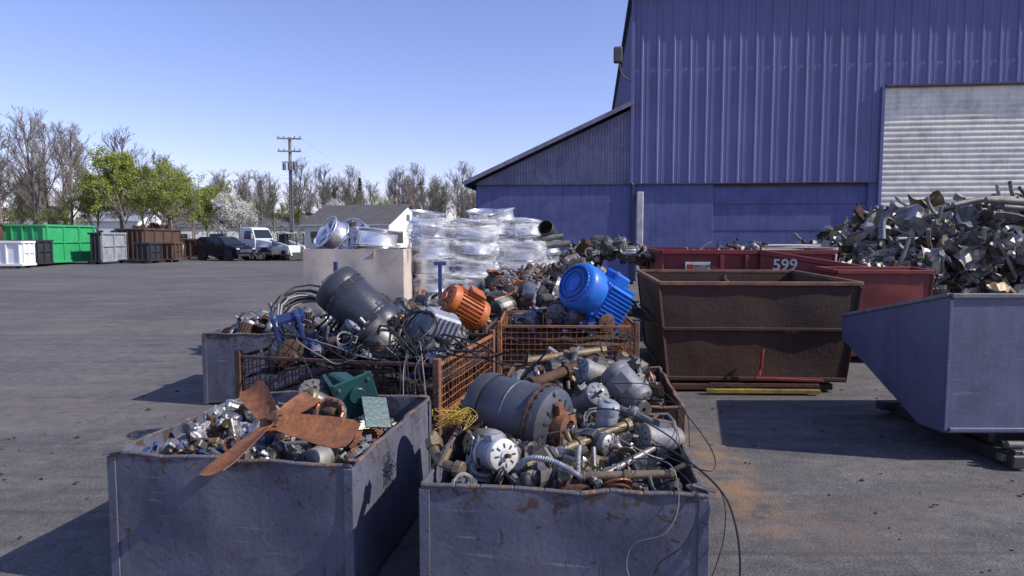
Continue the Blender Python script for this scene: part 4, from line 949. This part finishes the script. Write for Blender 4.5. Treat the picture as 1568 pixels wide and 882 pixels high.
for z,q,tg in ((7.2,0,(-75,72,6.6)),(6.9,.1,(-75,72,6.2)),(10.5,-.9,(-30,200,10.5)),(10.5,.9,(-30,200,10.5))):
    a=Vector((-19.6+q,60.8,z));b=Vector(tg)+Vector((q,0,0));mb.tube([a.lerp(b,t/12)-Vector((0,0,1.2*math.sin(math.pi*t/12))) for t in range(13)],.008,'cablegrey',4)
mb.build('power_lines',e)
# ------------------------------------------------------------ white house
hx,hy=-11.5,64
e=empty('white_house',(hx,hy,0));H=T(hx,hy,0,rz=-20);Wd,Dp,EH,RH=9.4,7.4,3.0,4.8
mb=MB()
mb.add([(-Wd,0,0),(0,0,0),(0,0,EH),(-Wd,0,EH),(-Wd,Dp,0),(0,Dp,0),(0,Dp,EH),(-Wd,Dp,EH),(0,Dp/2,RH),(-Wd,Dp/2,RH)],[[0,1,2,3],[1,5,6,8,2],[4,7,6,5],[0,3,9,7,4]],'siding',H)
for i in range(1,12): mb.box(H@T(-Wd/2,-.008,i*.25),Wd,.012,.012,'lightgrey',c=.002)
mb.build('walls',e);mb=MB()
for s in (0,1):
    y0=-.35 if s==0 else Dp+.35;zz=EH-.17
    vs=[(-Wd-.3,y0,zz),(.3,y0,zz),(.3,Dp/2,RH+.05),(-Wd-.3,Dp/2,RH+.05)];mb.add(vs+[(a,b,c+.1) for a,b,c in vs],[[0,1,2,3],[4,5,6,7],[0,1,5,4],[1,2,6,5],[3,0,4,7]],'shingle',H)
mb.build('roof',e);mb=MB()
mb.box(H@T(-Wd/2,-.36,EH-.16),Wd+.6,.06,.14,'siding')
for x,w,z,h in ((-8.2,1.0,1.7,1.1),(-6.0,1.6,1.7,1.1),(-1.6,1.2,1.7,1.1)): mb.box(H@T(x,-.02,z),w+.16,.05,h+.16,'siding');mb.box(H@T(x,-.05,z),w,.04,h,'glass',c=.005)
mb.box(H@T(-3.9,-.03,1.05),1.0,.06,2.05,'blued')
mb.box(H@T(.02,2.0,1.7),.05,1.2,1.1,'glass',c=.005);mb.box(H@T(.02,4.9,1.7),.05,1.2,1.1,'glass',c=.005);mb.box(H@T(.02,Dp/2,3.6),.05,.6,.6,'greyp',c=.01)
mb.build('windows_and_door',e)
def shed(name,x,y,w,d,h,mt,roof,rz=0):
    e=empty(name,(x,y,0));M=T(x,y,0,rz=rz);mb=MB()
    mb.add([(-w/2,0,0),(w/2,0,0),(w/2,0,h),(-w/2,0,h),(-w/2,d,0),(w/2,d,0),(w/2,d,h),(-w/2,d,h),(-w/2,d/2,h+d*.18),(w/2,d/2,h+d*.18)],[[0,1,2,3],[1,5,6,9,2],[4,7,6,5],[0,3,8,7,4]],mt,M);mb.build('walls',e)
    mb=MB();mb.add([(-w/2-.3,-.3,h-.08),(w/2+.3,-.3,h-.08),(w/2+.3,d/2,h+d*.18+.05),(-w/2-.3,d/2,h+d*.18+.05),(-w/2-.3,d+.3,h-.08),(w/2+.3,d+.3,h-.08)],[[0,1,2,3],[3,2,5,4]],roof,M);mb.build('roof',e)
    mb=MB()
    for i in range(4): mb.box(M@T(-w/2+(i+.7)*w/4.4,-.03,h*.45),w*.1,.05,h*.45,'glass',c=.01)
    mb.box(M@T(w*.35,-.03,1.2),1.6,.06,2.4,'greybox');mb.build('windows',e)
shed('white_shed',-52,88,8,7,3.8,'siding','greybox');shed('white_warehouse',-40,100,24,12,3.2,'siding','greyp',8);shed('white_shed',-66,95,7,6,5.0,'siding','shingle')
# ------------------------------------------------------------ trees
def tree(name,h,seed,leaf=None,nleaf=0,spread=.5,lsz=.14,prim=16,tilt=38,dens=1.0,twr=.012,sub=(6,5,3)):
    r=random.Random(seed);mb=MB();tips=[]
    def br(p,d,L,rad0,lv):
        n=4 if lv<2 else 2;pts=[p];q=p.copy();dd=d.copy()
        for i in range(n):
            dd=(dd+Vector((r.uniform(-1,1),r.uniform(-1,1),r.uniform(-.5,.9)))*(.10 if lv==0 else .2)).normalized();q=q+dd*(L/n);pts.append(q.copy())
        mb.tube(pts,rad0,'bark' if lv<2 else 'twig',6 if lv==0 else (4 if lv==1 else 3),rf=lambda t:rad0*(1-.72*t)+.003,smooth=lv<2)
        if lv>=2: tips.append((pts[-1],pts[len(pts)//2]))
        if lv==4: return
        cnt=prim if lv==0 else sub[lv-1]
        for k in range(cnt):
            t=r.uniform(.28 if lv==0 else .2,1.0);i=min(n-1,int(t*n));pp=pts[i].lerp(pts[i+1],t*n-i) if i<n else pts[-1]
            a=r.uniform(0,2*math.pi);ax=dd.orthogonal().normalized();ax.rotate(Matrix.Rotation(a,3,dd));an=rad(r.uniform(tilt*.6,tilt*1.35))
            nd_=(dd*math.cos(an)+ax*math.sin(an));nd_.z+=.18;nd_.normalize()
            LL=h*spread*(1.05-.75*t) if lv==0 else L*r.uniform(.38,.62)
            br(pp,nd_,LL,max(twr,rad0*(.42 if lv==0 else .5)*(1.1-.5*t)),lv+1)
    br(Vector((0,0,-.1)),Vector((r.uniform(-.06,.06),r.uniform(-.06,.06),1)),h*.86,h*.012+.02,0)
    if leaf and tips:
        vs=[];fs=[]
        keep=[t for t in tips if r.random()<.75]
        for i in range(nleaf):
            a,b=r.choice(keep);c=a.lerp(b,r.random())+Vector((r.gauss(0,.15),r.gauss(0,.15),r.gauss(0,.13)))
            s=lsz*r.uniform(.6,1.3);u=Vector((r.uniform(-1,1),r.uniform(-1,1),r.uniform(-1,1))).normalized();w=u.orthogonal().normalized()
            o=len(vs);vs+=[c-u*s*.5,c+w*s*.35,c+u*s*.5,c-w*s*.35];fs.append([o,o+1,o+2,o+3])
        mb.add(vs,fs,leaf)
    ob=mb.build(name,recalc=False,origin=(0,0,0));return ob
def pine(name,h,seed):
    r=random.Random(seed);mb=MB();mb.lathe(T(),[(.2,0),(.02,h)],'bark',8);vs=[];fs=[]
    for i in range(3500):
        t=r.random()**.8;z=h*(.1+.9*t);R0=(1-t)*h*.30*(.55+.45*((i*7)%9)/9)+.1;a=r.choice(range(13))*.48+r.uniform(-.2,.2)+t*9;rr=R0*math.sqrt(r.random());c=Vector((rr*math.cos(a),rr*math.sin(a),z-rr*.25))
        s=r.uniform(.18,.4);u=Vector((math.cos(a),math.sin(a),r.uniform(-.5,.3)));w=u.cross(Vector((0,0,1))).normalized();o=len(vs);vs+=[c-u*s*.5,c+w*s*.25,c+u*s*.6,c-w*s*.25];fs.append([o,o+1,o+2,o+3])
    mb.add(vs,fs,'leafpine');return mb.build(name,recalc=False,origin=(0,0,0))
bareA=tree('bare_tree',14,1,prim=14,spread=.40,tilt=28,sub=(6,5,3));bareB=tree('bare_tree',12,2,prim=13,spread=.42,tilt=33,sub=(6,5,2));bareC=tree('bare_tree',12,9,leaf='leafdk',nleaf=1500,lsz=.14,prim=13,spread=.40,tilt=31,sub=(6,5,2))
grA=tree('leafy_tree',9.5,3,leaf='leafgreen',nleaf=9500,prim=15,spread=.48,tilt=44,lsz=.16,sub=(5,4,2));grB=tree('leafy_tree',8.5,4,leaf='leafgreen',nleaf=6000,prim=14,spread=.52,tilt=46,lsz=.15,sub=(5,4,2))
wh=tree('blossoming_tree',6.0,5,leaf='blossom',nleaf=5000,prim=14,spread=.5,tilt=42,lsz=.13,sub=(5,4,2))
pn=pine('pine_tree',9,6)
for o,x,y,rz,s in ((bareA,-44.5,64,0,1.0),(bareB,-40.3,63,0,1),(bareC,-51,67,0,1),(grA,-34.0,60.5,0,1.0),(grB,-30.5,62,0,.95),(wh,-27.3,64.5,0,.95),(pn,-30.5,118,0,1.15)):
    o.location=(x,y,0);o.rotation_euler[2]=rad(rz);o.scale=(s,s,s)
for o,n,x,y,rz,s in ((bareA,'bare_tree',-49,61,70,.95),(bareA,'bare_tree',-37.6,66,150,.88),(bareB,'bare_tree',-46,68,200,1.1),(bareB,'bare_tree',-55,70,20,1.05),(bareC,'bare_tree',-42.5,70,90,1.0),(bareA,'bare_tree',-59,74,240,1.05),(bareC,'bare_tree',-35.5,70,10,.9),(bareA,'bare_tree',-47,63,310,.9),(bareB,'bare_tree',-43,66,130,1.05),
    (grA,'leafy_tree',-37.5,62,120,.80),(grB,'leafy_tree',-32.5,65,60,.98),(grB,'leafy_tree',-28.6,67,190,.82),(grA,'leafy_tree',-36,67,300,.95),(grB,'leafy_tree',-46.5,65,80,.62),(grB,'leafy_tree',-52,64,20,.6),(grB,'leafy_tree',-42,64,220,.55),(grA,'leafy_tree',-31,70,60,.75),
    (wh,'blossoming_tree',-26.2,66,90,.85),(wh,'blossoming_tree',-24.5,95,90,1.15),(pn,'pine_tree',-41,112,40,1.2),(pn,'pine_tree',-27,122,10,1.35)):
    inst(o,n,(x,y,0),rz,s)
e=empty('distant_tree_line',(-40,110,0));rr=random.Random(5)
for i in range(170):
    x=-112+i*.67+rr.uniform(-1,1);y=rr.uniform(88,120)
    if x>-42 and y<95: y+=14
    o=rr.choice((bareA,bareB,bareC,bareB,bareC,grB if rr.random()<.4 else bareA))
    inst(o,'distant_tree',(x,y,0),rr.uniform(0,360),rr.uniform(.62,1.0) if o is not grB else rr.uniform(.6,.95),e)
mb=MB();vs=[];fs=[]
for i in range(60000):
    x=rr.uniform(-120,8);y=rr.uniform(98,126);hh=4.4+2.2*noise.noise(Vector((x*.09,0,0)))+1.6*noise.noise(Vector((x*.4,3,0)));z=rr.uniform(0,1)**.9*hh*(1+.4*noise.noise(Vector((x*.9,y*.3,0))))
    s=rr.uniform(.15,.42);u=Vector((rr.uniform(-1,1),rr.uniform(-1,1),rr.uniform(-1,1))).normalized();w=u.orthogonal().normalized();c=Vector((x,y,z));o=len(vs);vs+=[c-u*s*.5,c+w*s*.35,c+u*s*.5,c-w*s*.35];fs.append([o,o+1,o+2,o+3])
mb.add(vs,fs,'brush');mb.build('brush',e,recalc=False)
mb=MB()
for i in range(40): mb.tube([(-62+i*1.4,58.5,0),(-62+i*1.4,58.5,1.6)],.03,'greyp',6)
for z in (.15,1.58): mb.tube([(-62,58.5,z),(-7,58.5,z)],.02,'greyp',5)
for i in range(360):
    x=-62+i*.15;mb.tube([(x,58.5,.1),(x+1.4,58.5,1.55)],.004,'greyp',3);mb.tube([(x+1.4,58.5,.1),(x,58.5,1.55)],.004,'greyp',3)
mb.build('chain_link_fence',recalc=False)
# ------------------------------------------------------------ light, sky, camera
sd=Vector((.968,-.25,0)).normalized();el=rad(39)
sunv=Vector((sd.x*math.cos(el),sd.y*math.cos(el),math.sin(el)))
l=bpy.data.lights.new('sun','SUN');l.energy=5.0;l.angle=rad(.5);l.color=(1,.95,.88)
lo=bpy.data.objects.new('sun',l);scene.collection.objects.link(lo);lo.rotation_euler=(-sunv).to_track_quat('-Z','Y').to_euler();lo.location=(20,5,30)
w=bpy.data.worlds.new('World');scene.world=w;w.use_nodes=True;nt=w.node_tree;bg=nt.nodes['Background']
sk=nd(nt,'ShaderNodeTexSky',sky_type='NISHITA');sk.sun_disc=False;sk.sun_elevation=el;sk.sun_rotation=math.atan2(sd.x,sd.y);sk.air_density=1.0;sk.dust_density=.3;sk.ozone_density=3.0
nt.links.new(mixc(nt,1.0,sk.outputs[0],(1.32,1.12,1.42),'MULTIPLY'),bg.inputs[0]);bg.inputs[1].default_value=.135
cam=bpy.data.cameras.new('camera');co=bpy.data.objects.new('camera',cam);scene.collection.objects.link(co);scene.camera=co
co.location=(0,0,1.75);co.rotation_euler=(rad(90-4.3),0,0);cam.lens=24;cam.sensor_width=36;cam.clip_end=6000;cam.clip_start=.05
scene.view_settings.view_transform='Standard';scene.view_settings.look='None';scene.view_settings.exposure=0
